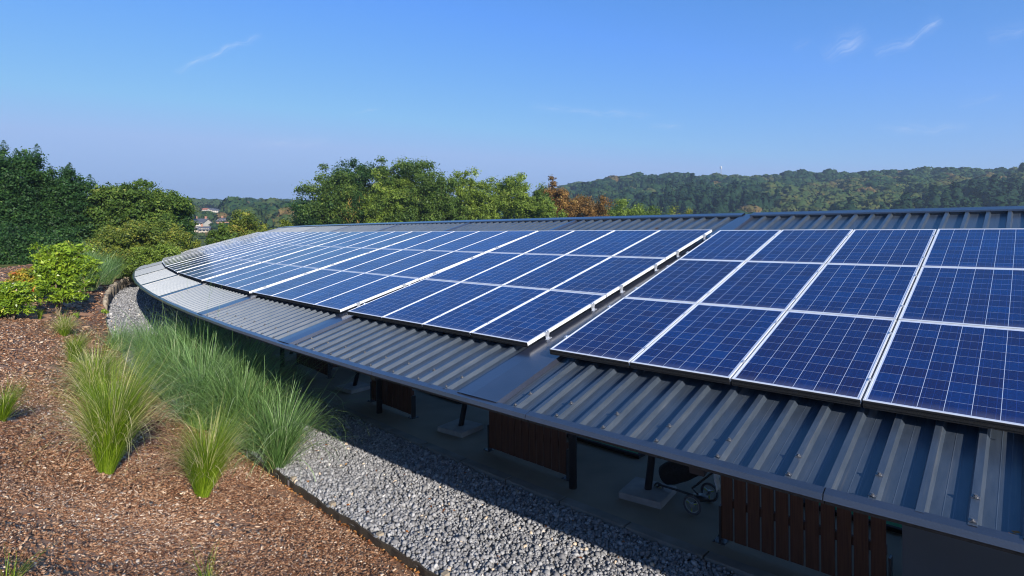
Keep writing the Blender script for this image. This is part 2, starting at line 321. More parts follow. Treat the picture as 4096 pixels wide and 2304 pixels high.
# ------------------------------------------------------------------ plan of the place (metres; the eye is the origin, +Y ahead)
CX, CY = 62.9056, 74.1659                       # centre of the building's arc
RB, PHI, DE = 91.9432, R(-131.5956), R(2.6862)  # radius of the panels' lower edge, bearing and angle of a bay
ZB, TILT = -1.334, R(15.1465)
PW, PH = 1.0177, 1.656
CT, ST = math.cos(TILT), math.sin(TILT)
def polar(r, th, z=0): return Vector((CX+r*math.cos(th), CY+r*math.sin(th), z))
def sstep(t): t = np.clip(t, 0, 1); return t*t*(3-2*t)
def gz(y): return -3.65+.75*sstep((np.asarray(y, float)-14)/10)          # level of floor and gravel
def r_edge(th_deg):                                                     # radius of the bed edging
    return 93.12+.8*sstep((-135.5-np.asarray(th_deg, float))/10)
def fbm(x, y, s=1., o=4, seed=0):
    v = 0; a = 1; tot = 0
    for i in range(o):
        k = s*2**i
        v = v+a*(np.sin(x*k*1.3+seed+i*2.1+1.7*np.sin(y*k*.9+i))*np.cos(y*k*1.1-seed*.7+i*1.3+1.3*np.sin(x*k*.8+seed))); tot += a; a *= .5
    return v/tot
def mulch_z(x, y):
    x = np.asarray(x, float); y = np.asarray(y, float)
    r = np.hypot(x-CX, y-CY); th = np.degrees(np.arctan2(y-CY, x-CX)); d = r-r_edge(th)
    base = gz(y)+(-.14+.42*sstep((y-13)/6))
    s = np.clip(d/4.3, 0, 1); S = s+.12*np.sin(2*np.pi*s)/(2*np.pi)
    z = base+(-1.62-base)*S
    return z+.05*fbm(x, y, 1.1, 3, 2.)*np.clip(d*1.5, 0, 1)+.012*fbm(x, y, 7, 3, 5.)
def crest(u):                                                           # skyline height (tangent) of hills over u = x/y
    pts = [(-1.6, .06), (-.6, .052), (-.48, .053), (-.38, .052), (-.3, .045), (-.1, .045), (.0, .05), (.12, .078), (.2, .085), (.3, .088), (.42, .090), (.55, .090), (.7, .093), (.87, .092), (1.6, .085)]
    return np.interp(u, [p[0] for p in pts], [p[1] for p in pts])
def hill_z(x, y):
    D = np.hypot(x, y); u = np.clip(x/np.maximum(y, 1e-3), -1.6, 1.6); u = np.where(y <= 0, np.sign(x)*1.6, u)
    right = sstep((u+.15)/.25); Dc = 1150-450*right
    ztop = crest(u)*Dc/np.sqrt(1+u*u)*.97-9.5
    foot = -4-12*right
    D0 = 240+60*right
    t = (D-D0)/(Dc-D0)
    z = foot+(ztop-foot)*np.clip(t, 0, 1)**.9
    z = np.where(t > 1, ztop-(D-Dc)*.03, z)
    return z+6*fbm(x, y, .012, 3, 1.)*np.clip(t*2.5, 0, 1)*np.clip(3-2.2*t, .2, 1)
def ground_z(x, y):
    x = np.asarray(x, float); y = np.asarray(y, float); D = np.hypot(x, y)
    r = np.hypot(x-CX, y-CY); th = np.degrees(np.arctan2(y-CY, x-CX)); d = r-r_edge(th)
    bed = mulch_z(x, y)-.7-.5*(1-sstep((d+.5)/1.5)); bed = np.where(d < -.3, gz(y)-.8, bed)
    near = bed+(-1.655-bed)*sstep((d-3.4)/1.0)
    near = near-1.5*sstep((D-60)/60)*(d > 0)
    mid = -4.6+0*x
    near = np.where(r < 88, mid, near)
    k = sstep((D-110)/150)
    return near*(1-k)+hill_z(x, y)*k

# ground: one sheet out to the horizon
ang = np.linspace(-math.pi, math.pi, 361); rad = np.concatenate([[.01], np.geomspace(2, 6000, 170)])
A_, R_ = np.meshgrid(ang, rad); gx, gy = R_*np.sin(A_), R_*np.cos(A_)
V = np.stack([gx, gy, ground_z(gx, gy)], -1).reshape(-1, 3); n1 = len(ang)
i, j = np.meshgrid(np.arange(len(rad)-1), np.arange(n1-1), indexing='ij'); q = i*n1+j
F = np.stack([q, q+1, q+n1+1, q+n1], -1).reshape(-1, 4)[:, ::-1]
g = np_mesh('ground', V, F, M['lawn'], smooth=True); tag(g, kind='structure')

def ring(name, mt, r0, r1, th0, th1, zf, nr, nt, smooth=True):
    t = np.radians(np.linspace(th0, th1, nt)); s = np.linspace(0, 1, nr); T, S_ = np.meshgrid(t, s)
    a = r0(np.degrees(T)) if callable(r0) else r0; b = r1(np.degrees(T)) if callable(r1) else r1
    rr = a+(b-a)*S_; x = CX+rr*np.cos(T); y = CY+rr*np.sin(T)
    V = np.stack([x, y, zf(x, y)], -1).reshape(-1, 3); i, j = np.meshgrid(np.arange(nr-1), np.arange(nt-1), indexing='ij'); q = i*nt+j
    F = np.stack([q, q+1, q+nt+1, q+nt], -1).reshape(-1, 4)
    return np_mesh(name, V, F, mt, smooth=smooth)
def sand_f(x, y): return fbm(x, y, 1.5, 4, 9.)+.35*fbm(x, y, 6, 2, 3.)+.25*fbm(x, y, 15, 2, 1.)
mbed = ring('mulch_bed', M['mulch'], r_edge, lambda t: r_edge(t)+4.5, -118, -172, mulch_z, 150, 900); tag(mbed, kind='structure')
mv = np.empty(len(mbed.data.vertices)*3, np.float32); mbed.data.vertices.foreach_get('co', mv); mv = mv.reshape(-1, 3)
sa = mbed.data.attributes.new('sand', 'FLOAT', 'POINT'); sa.data.foreach_set('value', sand_f(mv[:, 0], mv[:, 1]).astype(np.float32))
tag(ring('gravel_bed', M['gravelbed'], 90.9, r_edge, -118, -172, lambda x, y: gz(y)-.062, 24, 240), kind='structure')
tag(ring('concrete_floor', M['concrete'], 85.4, 90.8, -118, -172, lambda x, y: gz(y), 12, 240), kind='structure')
# kerb: a real step, in lengths of 1 m with joints
kb = MB()
for k in range(72):
    t0 = R(-118)-k*R(.635); t1 = t0-R(.622)
    for ta, tb in ((t0, t1),):
        za, zb = [float(gz(polar(90.8, t)[1])) for t in (ta, tb)]
        p = [polar(90.8, ta, za-.2), polar(90.8, tb, zb-.2), polar(90.98, tb, zb-.2), polar(90.98, ta, za-.2),
             polar(90.8, ta, za+.012), polar(90.8, tb, zb+.012), polar(90.96, tb, zb+.012), polar(90.96, ta, za+.012)]
        kb.hexa(p)
tag(kb.build('kerb', M['kerbm'], bevel=.008), kind='structure')

def ray_ground(px, py, fn=mulch_z, s0=1.5, s1=120):
    a, b = (px-2048)/FPX, (CYP-py)/FPX; c, s = math.cos(ROLL), math.sin(ROLL); a, b = c*a+s*b, -s*a+c*b
    S = np.arange(s0, s1, .02); X = np.stack([S*a, S, S*b], -1); h = np.where(X[:, 2] < fn(X[:, 0], X[:, 1]))[0]
    return Vector(X[h[0]]) if len(h) else Vector(X[-1])
def at(px, py, depth):
    a, b = (px-2048)/FPX, (CYP-py)/FPX; c, s = math.cos(ROLL), math.sin(ROLL)
    return Vector(((c*a+s*b)*depth, depth, (-s*a+c*b)*depth))
D2F = 4096/2576

# ------------------------------------------------------------------ the curved shelter
bld = empty('driving_range_shelter', polar(89, PHI, -3.65))
tag(bld, 'long curved single-pitch shelter roofed in dark ribbed metal, carrying the solar panels', 'building')
bld_inv = Matrix.Translation(-Vector(bld.location))
def bay_mat(k):
    a = PHI-DE*k; n = Vector((math.cos(a), math.sin(a), 0)); X = Vector((-n.y, n.x, 0)); Y = Vector((-n.x*CT, -n.y*CT, ST)); Z = X.cross(Y)
    o = Vector((CX, CY, ZB))+n*RB+(X*.16 if k <= 0 else Vector((0, 0, 0)))
    return Matrix(((X.x, Y.x, Z.x, o.x), (X.y, Y.y, Z.y, o.y), (X.z, Y.z, Z.z, o.z), (0, 0, 0, 1)))
BAYS = list(range(-2, 10)); PAN = -.145; RH = .045; PITCH = .25
Y0 = -(92.995-RB)/CT; Y1 = (RB-85.75)/CT
def sheet_mesh():
    xs = []; zs = []
    for i in range(-8, 9):
        c = i*PITCH
        for dx, dz in ((-.037, 0), (-.021, RH), (.021, RH), (.037, 0)): xs.append(c+dx); zs.append(PAN+dz)
        if i < 8:
            for g in (.10, .155):                    # two shallow swages in the pan
                xs += [c+g-.004, c+g, c+g+.004]; zs += [PAN, PAN+.0016, PAN]
    ys = np.linspace(Y0, Y1, 9); n = len(xs); V = []; F = []
    for y in ys: V += [(x, y, z) for x, z in zip(xs, zs)]
    for a in range(len(ys)-1):
        for b in range(n-1): F.append((a*n+b, a*n+b+1, (a+1)*n+b+1, (a+1)*n+b))
    nv = len(V)                                       # underside
    V += [(xs[0], Y0, PAN-.02), (xs[-1], Y0, PAN-.02), (xs[-1], Y1, PAN-.02), (xs[0], Y1, PAN-.02)]; F.append((nv+3, nv+2, nv+1, nv))
    me = bpy.data.meshes.new('roof_sheet'); me.from_pydata(V, [], F); me.materials.append(M['roof']); me.update(); return me
SHEET = sheet_mesh()
sb = MB()
sb.box(-.019, .019, -.014, .014, 0, .003); sb.tube([(0, 0, .003), (0, 0, .008)], .013, 10); sb.tube([(0, 0, .008), (0, 0, .016)], .008, 6)
SCREW = sb.build('screw', M['screwm']).data; bpy.data.objects.remove(bpy.data.objects['screw'])
for k in BAYS:
    o = link(bpy.data.objects.new('roof_sheet', SHEET), bld); o.matrix_parent_inverse = bld_inv; o.matrix_world = bay_mat(k)
    o.matrix_basis = bay_mat(k)
    if -1 <= k <= 2:
        for i in range(-7, 8, 2):
            for y in (Y0+.035, Y0+.27):
                s = link(bpy.data.objects.new('screw', SCREW), o); s.location = (i*PITCH, y, PAN+RH+(.006 if y < Y0+.1 else .001)); s.rotation_euler = (0, 0, random.uniform(-.3, .3))
                s.scale = (1, 1, 1) if y < Y0+.1 else (1.15, 1.15, 1.3)
def bpt(k, x, y, z): return bay_mat(k) @ Vector((x, y, z))
# wedge-shaped flashings between the bays, folded on the seam
for k in BAYS[:-1]:
    mb = MB(); top = PAN+RH+.004
    half = lambda y: (RB-y*CT)*math.tan(DE/2)
    ys = [Y0, (Y0+Y1)/2, Y1]; rows = []
    for y in ys:
        h = half(y)
        rows.append([bpt(k+1, 1.955, y, PAN+.002), bpt(k+1, 1.972, y, top), bpt(k+1, h, y, top+.004), bpt(k, -1.972, y, top), bpt(k, -1.955, y, PAN+.002)])
    V = [p for r in rows for p in r]; F = []
    for a in range(2):
        for b in range(4): F.append((a*5+b, a*5+b+1, a*5+b+6, a*5+b+5))
    mb.add(V, F); o = mb.build('roof_flashing', M['trim'], bld); o.matrix_parent_inverse = bld_inv
# eave trim in straight lengths
def roof_z(r): return ZB+PAN/CT-(r-RB)*math.tan(TILT)
step = R(1.56); th0 = R(-130.89)+3*step
for k in range(24):
    ta = th0-k*step; tb = ta-step+R(.004); mb = MB(); s = MB()
    def P(r, t, z): return polar(r, t, roof_z(r)+z)
    prof = [(92.975, RH+.005), (93.04, RH+.003), (93.05, RH-.035), (93.03, RH-.035), (93.025, RH-.006), (92.975, RH)]
    V = [P(r, ta, z) for r, z in prof]+[P(r, tb, z) for r, z in prof]; n = len(prof)
    mb.add(V, [(i, (i+1) % n, (i+1) % n+n, i+n) for i in range(n)]+[tuple(range(n))[::-1], tuple(range(n, 2*n))])
    o = mb.build('eave_trim', M['trim'], bld); o.matrix_parent_inverse = bld_inv
    prof = [(92.80, -.022), (93.0, -.022), (93.0, -.045), (92.80, -.11)]
    V = [P(r, ta, z) for r, z in prof]+[P(r, tb, z) for r, z in prof]
    s.hexa([V[0], V[4], V[5], V[1], V[3], V[7], V[6], V[2]]); o = s.build('eave_batten', M['board'], bld); o.matrix_parent_inverse = bld_inv
# ridge cap
for k in BAYS:
    mb = MB(); h = 85.75*math.tan(DE/2); h0 = 85.95*math.tan(DE/2); top = PAN+RH
    prof = [(Y1-.16, top+.003), (Y1-.15, top+.026), (Y1+.02, top+.03), (Y1+.04, top-.22)]
    V = [bpt(k, s*(h+.002 if i > 1 else h0), y, z) for s in (-1, 1) for i, (y, z) in enumerate(prof)]
    mb.add(V, [(i, i+1, i+5, i+4) for i in range(3)])
    for i in range(-8, 8):                           # profile fillers that close the pans under the cap
        a = i*PITCH+.036; b = (i+1)*PITCH-.036
        mb.add([bpt(k, a, Y1-.135, PAN+.001), bpt(k, b, Y1-.135, PAN+.001), bpt(k, b, Y1-.135, top+.02), bpt(k, a, Y1-.135, top+.02)], [(0, 1, 2, 3)])
    o = mb.build('ridge_cap', M['trim'], bld); o.matrix_parent_inverse = bld_inv
# rafters and purlins under the roof
for k in BAYS:
    mb = MB(); mb.box(-.06, .06, Y0+.15, Y1-.1, PAN-.26, PAN-.04, bay_mat(k)); o = mb.build('rafter', M['steel_dark'], bld); o.matrix_parent_inverse = bld_inv
    mb = MB()
    for y in (.0, 1.9, 3.8, 5.8): mb.box(-2.06, 2.06, y-.04, y+.04, PAN-.12, PAN-.025, bay_mat(k))
    o = mb.build('purlin', M['plank'], bld); o.matrix_parent_inverse = bld_inv
# columns: leaning ones on pads, upright ones by the screens
for td in (-130.3, -132.74, -135.21, -137.70, -140.2, -142.7):
    th = R(td); b = polar(90.0, th); z = float(gz(b.y)); b.z = z; n = Vector((math.cos(th), math.sin(th), 0))
    hgt = roof_z(89.4)-z-.2; tp = b+Vector((0, 0, hgt))-n*hgt*.26+Vector((-n.y, n.x, 0))*0
    mb = MB(); mb.tube([b+Vector((0, 0, .05)), tp], .05, 20); o = mb.build('leaning_column', M['steel_dark'], bld, smooth=True); o.matrix_parent_inverse = bld_inv
    pb = MB(); pb.box(-.3, .3, -.3, .3, -.05, .085, Matrix.Translation(b) @ Matrix.Rotation(th+R(8), 4, 'Z')); f = pb.build('footing', M['pad'], o, bevel=.01)
    f.matrix_parent_inverse = Matrix.Translation(-Vector(bld.location))
    f.matrix_parent_inverse = Matrix.Identity(4)
for td in (-130.2, -133.31, -136.45, -139.7, -142.5):
    th = R(td); b = polar(90.5, th); z = float(gz(b.y)); b.z = z
    mb = MB(); mb.tube([b, Vector((b.x, b.y, roof_z(90.5)-.05))], .058, 20); o = mb.build('upright_column', M['steel_dark'], bld, smooth=True); o.matrix_parent_inverse = bld_inv
# grey wall panels that close the far end and the right-hand bay
for a, b, r in ((-128.0, -130.82, 90.62), (-143.2, -145.2, 90.4), (-145.35, -147.2, 91.1), (-147.28, -149.4, 91.8), (-149.5, -153, 91.7), (-153.1, -158, 91.2)):
    mb = MB(); n = max(2, int(abs(b-a)/1.0)+1)
    for i in range(n):
        t0 = R(a+(b-a)*i/n); t1 = R(a+(b-a)*(i+1)/n); z = float(gz(polar(r, t0).y)); zt = roof_z(r)-.03
        mb.hexa([polar(r-.05, t0, z), polar(r-.05, t1, z), polar(r, t1, z), polar(r, t0, z), polar(r-.05, t0, zt), polar(r-.05, t1, zt), polar(r, t1, zt), polar(r, t0, zt)])
    o = mb.build('wall_panel', M['wallp'], bld); o.matrix_parent_inverse = bld_inv

# ------------------------------------------------------------------ solar panels
def frame_mesh():
    mb = MB(); w, h, t, d = 1.0, 1.64, .012, .04
    mb.box(0, w, 0, t, -d, 0); mb.box(0, w, h-t, h, -d, 0); mb.box(0, t, t, h-t, -d, 0); mb.box(w-t, w, t, h-t, -d, 0)
    for x in (0.0, w-t):                                # a fine groove line on the long sides
        pass
    o = mb.build('frame', M['frame'], bevel=.0012); me = o.data; return o
proto_f = frame_mesh(); FR = proto_f.data; bpy.data.objects.remove(proto_f)
mb = MB(); mb.box(.012, .988, .012, 1.628, -.008, -.003); pc = mb.build('cell_sheet', M['cells']); CE = pc.data; bpy.data.objects.remove(pc)
mb = MB()
for i in range(4): mb.box(0, 1, -.006-(i % 2)*.003, 0.0-.001, -.064+i*.0155+.003, -.064+(i+1)*.0155)
pt = mb.build('edge_profile', M['dark']); TR = pt.data; bpy.data.objects.remove(pt)
mb = MB(); mb.box(-.0055, .0135, -.02, .02, -.003, .004); mb.tube([(.004, 0, .004), (.004, 0, .010)], .006, 8); mb.box(-.0045, .0125, -.018, .018, -.045, -.003)
pm = mb.build('clamp', M['clamp']); CL = pm.data; bpy.data.objects.remove(pm)
mb = MB(); mb.box(-.008, .03, -.028, .028, 0.0005, .005); mb.box(.001, .03, -.028, .028, -.045, .004); mb.box(.006, .045, -.045, .045, -.094, -.085); mb.box(.008, .016, -.03, .03, -.09, -.04); mb.tube([(.015, 0, .004), (.015, 0, .014)], .007, 8)
pe = mb.build('end_clamp', M['clamp']); EC = pe.data; bpy.data.objects.remove(pe)
mb = MB(); mb.box(0.10, .14, .03, 1.62, -.082, -.0405); mb.box(.86, .90, .03, 1.62, -.082, -.0405)
pr = mb.build('support_rail', M['clamp']); RL = pr.data; bpy.data.objects.remove(pr)
ORD = ['first', 'second', 'third', 'fourth', 'fifth', 'sixth', 'seventh', 'eighth', 'ninth', 'tenth', 'eleventh', 'twelfth']
ROW = ['bottom', 'middle', 'top']
for k in range(0, 9):
    Mb = bay_mat(k)
    if k == 0: Mb = Mb @ Matrix.Translation((0, -.10, .02))
    for col in range(4):
        for row in range(3):
            o = empty('solar_panel'); o.matrix_world = Mb @ Matrix.Translation(((col-2)*PW+.009, row*PH+.008, random.uniform(-.001, .001))) @ Matrix.Rotation(random.uniform(-.0012, .0012), 4, 'Z') @ Matrix.Rotation(random.uniform(-.0022, .0022), 4, 'Y') @ Matrix.Rotation(random.uniform(-.0014, .0014), 4, 'X')
            o.matrix_basis = o.matrix_world.copy()
            tag(o, f'blue solar panel, {ROW[row]} row, {ORD[col]} column of the {ORD[k]} roof bay from the right', 'solar panel', 'solar panels in three rows on the curved roof')
            for nm, me in (('frame', FR), ('cell_sheet', CE)): link(bpy.data.objects.new(nm, me), o)
            if k < 4:
                link(bpy.data.objects.new('support_rail', RL), o)
            if row == 0: link(bpy.data.objects.new('edge_profile', TR), o)
            if k < 5:
                for y in (.34, 1.30):
                    if col < 3:
                        c = link(bpy.data.objects.new('clamp', CL), o); c.location = (1.0, y, 0)
                    else:
                        c = link(bpy.data.objects.new('end_clamp', EC), o); c.location = (1.0, y, 0)
                    if col == 0:
                        c = link(bpy.data.objects.new('end_clamp', EC), o); c.location = (0, y, 0); c.rotation_euler = (0, 0, math.pi)

# ------------------------------------------------------------------ under the roof: screens, mats, trolley
def screen(ta, tb, r, label, h=1.5):
    a = polar(r, R(ta)); b = polar(r, R(tb)); z = float(gz(a.y)); d = b-a; L = d.length; rz = math.atan2(d.y, d.x)
    o = empty('wooden_screen', (a.x, a.y, z), rz); tag(o, label, 'screen', 'slatted wooden screens behind the tees')
    mb = MB(); n = max(6, round(L/.145)); w = L/n
    for i in range(n): mb.box(i*w, i*w+w*.86, -.012, .012, .045+random.uniform(0, .004), h+random.uniform(-.004, .004))
    mb.build('slats', M['plank'], o, bevel=.002)
    for z0 in (.42, 1.22):
        m2 = MB(); m2.box(0.02, L-.02, .0125, .055, z0, z0+.09); m2.build('cross_rail', M['plank'], o)
    for x in (-.022, L+.0):
        m3 = MB(); m3.box(x, x+.022, -.03, .06, .008, .42); m3.box(x-.06, x+.08, -.07, .10, 0, .008)
        for sx in (-.045, .065):
            m3.tube([(x+sx, -.05, .008), (x+sx, -.05, .022)], .008, 6); m3.tube([(x+sx, .08, .008), (x+sx, .08, .022)], .008, 6)
        m3.build('foot_bracket', M['steel_dark'], o)
for ta, tb, r, lb in ((-131.95, -130.9, 90.5, 'red-brown slatted wooden screen right of the golf trolley, the nearest one'),
                      (-134.51, -133.47, 90.3, 'red-brown slatted wooden screen with a round black column at its right end'),
                      (-136.96, -135.99, 90.2, 'red-brown slatted wooden screen with a round black column in front of its middle'),
                      (-139.68, -138.42, 90.1, 'red-brown slatted wooden screen half hidden behind the tips of the tall green grass'),
                      (-142.4, -141.2, 90.1, 'dark slatted wooden screen deep behind the tall green grass, the farthest one')):
    screen(ta, tb, r, lb)
def screen_in(th, r0, r1, label):
    a = polar(r0, R(th)); b = polar(r1, R(th)); z = float(gz(a.y)); d = b-a; L = d.length
    o = empty('wooden_divider', (a.x, a.y, z), math.atan2(d.y, d.x)); tag(o, label, 'divider', 'short wooden dividers between the tees')
    mb = MB(); n = round(L/.145)
    for i in range(n): mb.box(i*L/n, i*L/n+.125, -.012, .012, .045, 1.3)
    mb.build('slats', M['plank'], o); m3 = MB(); m3.box(-.022, 0, -.03, .05, .006, .42); m3.box(-.08, .06, -.07, .09, 0, .006); m3.build('foot_bracket', M['steel_dark'], o)
for th, lb in ((-134.62, 'wooden divider standing just left behind the screen with the column at its end'), (-139.0, 'wooden divider deep under the roof behind the left green mat')):
    screen_in(th, 89.6, 88.2, lb)
for th, lb in ((-131.2, 'green tee mat with black rim behind the nearest screen'), (-133.72, 'green tee mat with black rim just left of the golf trolley column'),
               (-136.5, 'green tee mat with black rim between two leaning columns'), (-138.8, 'green tee mat with black rim, the farthest left one')):
    c = polar(88.2, R(th)); z = float(gz(c.y)); o = empty('tee_mat', (c.x, c.y, z), R(th)+math.pi/2); tag(o, lb, 'mat', 'green tee mats under the roof')
    mb = MB(); s = .78
    for x0, x1, y0, y1 in ((-s, s, -s, -s+.07), (-s, s, s-.07, s), (-s, -s+.07, -s+.07, s-.07), (s-.07, s, -s+.07, s-.07)): mb.box(x0, x1, y0, y1, 0, .055)
    mb.build('rim', M['dark'], o, bevel=.012); mb = MB(); mb.box(-s+.07, s-.07, -s+.07, s-.07, .01, .045); mb.build('turf', M['matgreen'], o)

def trolley():
    z = -3.65; o = empty('golf_trolley', (2.28, 7.83, z), 0)
    tag(o, 'black golf trolley with bag and white towel, parked beside a leaning column under the eave', 'golf trolley')
    a = Vector((2.26, 7.5, 0)); b = Vector((2.60, 7.86, 0)); f = Vector((1.99, 8.12, 0)); org = Vector((2.28, 7.83, 0)); a -= org; b -= org; f -= org
    ax = (b-a).normalized(); M['tyre'] = simple('grey_tyre', (.10, .10, .105), .8); M['rim'] = simple('pale_rim', (.30, .31, .30), .4, .3)
    M['lime'] = simple('lime_plastic', (.35, .42, .03), .5); M['bag'] = simple('black_fabric', (.012, .012, .014), .9, 0, .3, 30); M['towel'] = simple('white_towel', (.72, .72, .70), .9)
    def wheel(c, r, w):
        t = MB(); c = c+Vector((0, 0, r)); u = Vector((-ax.y, ax.x, 0)); n = 28
        P = []
        for i in range(n+1):
            A = 2*math.pi*i/n; P.append(c+(u*math.cos(A)+Vector((0, 0, 1))*math.sin(A))*(r-w))
        t.tube(P, w, 8, cap=False); wo_ = t.build('wheel', M['tyre'], o, smooth=True)
        s = MB(); s.tube([c-ax*.02, c+ax*.02], r*.22, 12)
        P2 = [c+(u*math.cos(2*math.pi*i/n)+Vector((0, 0, 1))*math.sin(2*math.pi*i/n))*(r-2.2*w) for i in range(n+1)]
        s.tube(P2, w*.45, 6, cap=False)
        for i in range(3):
            A = 2*math.pi*i/3+.5; e = c+(u*math.cos(A)+Vector((0, 0, 1))*math.sin(A))*(r-2*w); s.tube([c, e], [r*.13, r*.08], 6)
        s.build('rim', M['rim'], wo_)
        l = MB()
        for i in range(3):
            A = 2*math.pi*i/3+.5; dv = (u*math.cos(A)+Vector((0, 0, 1))*math.sin(A)); l.tube([c+dv*r*.3-ax*.015, c+dv*r*.62-ax*.015], r*.05, 6)
        l.build('spoke_insert', M['lime'], wo_)
    wheel(a, .125, .015); wheel(b, .125, .015); wheel(f, .075, .011)
    m = (a+b)/2; Z = Vector((0, 0, 1)); fr = MB()
    fr.tube([a+Z*.125, b+Z*.125], .012, 8); fr.tube([m+Z*.13, (m+f)/2+Z*.13, f+Z*.12, f+Z*.08], .016, 8)
    fr.tube([m+Z*.14, m*.8+f*.2+Z*.22, m*1.0+Z*.5+(m-f)*.25, m+Z*.95+(m-f)*.7], .014, 8); fr.box(m.x-.09, m.x+.07, m.y-.08, m.y+.06, .12, .17)
    fr.tube([f+Z*.1-ax*.05, f+Z*.1+ax*.05], .01, 6); fr.build('frame', M['steel_dark'], o, smooth=True)
    bg_ = MB(); c0 = f*.9+m*.1+Z*.26; c1 = m+Z*.62+(m-f)*.1; P = [c0+(c1-c0)*t for t in (0, .06, .2, .5, .8, 1)]
    bg_.tube(P, [.07, .13, .15, .155, .13, .125], 18); bg_.build('bag', M['bag'], o, smooth=True)
    tw = MB(); q = m+Z*.62+(m-f)*.32
    V = []; F = []
    for i in range(9):
        for j in range(6):
            V.append(q+ax*(.05+(j-2.5)*.022+.012*math.sin(i*1.1))+Vector((0, 0, -i*.042-(.03 if (j % 3 == 1 and i == 8) else 0)))+Vector((-ax.y, ax.x, 0))*(.018*math.sin(j*2+i*.5)))
    for i in range(8):
        for j in range(5): F.append((i*6+j, i*6+j+1, (i+1)*6+j+1, (i+1)*6+j))
    tw.add(V, F); t = tw.build('towel', M['towel'], o, smooth=True); s = t.modifiers.new('thick', 'SOLIDIFY'); s.thickness = .006
trolley()

# ------------------------------------------------------------------ edging
ed = empty('edging_board', polar(93.1, R(-134), -3.75)); tag(ed, 'dark thin wooden board edging between the bark mulch and the grey gravel', 'garden edging')
edi = Matrix.Translation(-Vector(ed.location))
mb = MB(); t = np.arange(-126, -146.2, -.1); 
prof = []
for td in t:
    th = R(td); wv = .012*math.sin(td*9)+.01*math.sin(td*23+1); r = float(r_edge(td))+wv; p = polar(r, th); z = float(gz(p.y)); top = z-.02+.008*math.sin(td*5)
    prof.append([polar(r-.012, th, z-.28), polar(r+.012, th, z-.28), polar(r+.012, th, top), polar(r-.012, th, top)])
V = [p for q_ in prof for p in q_]; F = []
for a in range(len(prof)-1):
    for b in range(4): F.append((a*4+b, a*4+(b+1) % 4, (a+1)*4+(b+1) % 4, (a+1)*4+b))
mb.add(V, F); o = mb.build('board', M['board'], ed); o.matrix_parent_inverse = edi
for td in (-136.3, -135.32, -134.6, -133.9, -133.15, -132.3, -137.3):
    th = R(td); r = float(r_edge(td)); p = polar(r, th); z = float(gz(p.y)); 
    mb = MB(); mb.box(-.095, -.02, -.035, .035, -.25, .0+random.uniform(0, .02), Matrix.Translation((p.x, p.y, z)) @ Matrix.Rotation(th, 4, 'Z')); o = mb.build('stake', M['log'], ed, bevel=.006); o.matrix_parent_inverse = edi
    mb = MB(); Mx = Matrix.Translation((p.x, p.y, z)) @ Matrix.Rotation(th, 4, 'Z'); mb.box(.0125, .017, -.028, .028, -.13, -.018, Mx); mb.box(-.03, .017, -.028, .028, -.018, -.014, Mx)
    o = mb.build('metal_strap', M['clamp'], ed); o.matrix_parent_inverse = edi
pal = empty('log_palisade', polar(93.95, R(-152), -2.9)); tag(pal, 'curved row of short weathered upright logs retaining the bank at the far gravel end', 'log edging')
pli = Matrix.Translation(-Vector(pal.location)); th = -146.1; n = 0
while th > -164 and n < 98:
    r = float(r_edge(th))+random.uniform(-.02, .02); p = polar(r, R(th)); z = float(gz(p.y)); hh = .34+random.uniform(-.05, .05)+.12*max(0, min(1, (-th-146)/2)) * (1 if th > -152 else .6)
    mb = MB(); rr = random.uniform(.062, .078); mb.tube([(p.x, p.y, z-.1), (p.x+random.uniform(-.01, .01), p.y+random.uniform(-.01, .01), z+hh-.01), (p.x, p.y, z+hh)], [rr, rr, rr*.8], 10)
    o = mb.build('log', M['log'], pal, smooth=False); o.matrix_parent_inverse = pli
    th -= random.uniform(.105, .125) if th > -150 else .16; n += 1

# ------------------------------------------------------------------ loose stones, chips and leaves
def polar_scatter(n, ra, rb, ta, tb, dens=None):
    t = np.radians(rng.uniform(tb, ta, n)); u = rng.uniform(0, 1, n); r = ra(np.degrees(t))+(rb(np.degrees(t))-ra(np.degrees(t)))*u
    return CX+r*np.cos(t), CY+r*np.sin(t)
PHI_ = (1+5**.5)/2
ICO = np.array([(-1, PHI_, 0), (1, PHI_, 0), (-1, -PHI_, 0), (1, -PHI_, 0), (0, -1, PHI_), (0, 1, PHI_), (0, -1, -PHI_), (0, 1, -PHI_), (PHI_, 0, -1), (PHI_, 0, 1), (-PHI_, 0, -1), (-PHI_, 0, 1)])/np.sqrt(1+PHI_**2)
ICF = np.array([(0, 11, 5), (0, 5, 1), (0, 1, 7), (0, 7, 10), (0, 10, 11), (1, 5, 9), (5, 11, 4), (11, 10, 2), (10, 7, 6), (7, 1, 8), (3, 9, 4), (3, 4, 2), (3, 2, 6), (3, 6, 8), (3, 8, 9), (4, 9, 5), (2, 4, 11), (6, 2, 10), (8, 6, 7), (9, 8, 1)])
def rot_mats(n, flat=1.):
    a = rng.uniform(0, 2*np.pi, n); b = rng.normal(0, 1.2*flat, n); c = rng.normal(0, 1.2*flat, n)
    ca, sa, cb, sb_, cc, sc_ = np.cos(a), np.sin(a), np.cos(b), np.sin(b), np.cos(c), np.sin(c)
    Rz = np.zeros((n, 3, 3)); Rz[:, 0, 0] = ca; Rz[:, 0, 1] = -sa; Rz[:, 1, 0] = sa; Rz[:, 1, 1] = ca; Rz[:, 2, 2] = 1
    Rx = np.zeros((n, 3, 3)); Rx[:, 0, 0] = 1; Rx[:, 1, 1] = cb; Rx[:, 1, 2] = -sb_; Rx[:, 2, 1] = sb_; Rx[:, 2, 2] = cb
    Ry = np.zeros((n, 3, 3)); Ry[:, 1, 1] = 1; Ry[:, 0, 0] = cc; Ry[:, 0, 2] = sc_; Ry[:, 2, 0] = -sc_; Ry[:, 2, 2] = cc
    return Rz @ Rx @ Ry
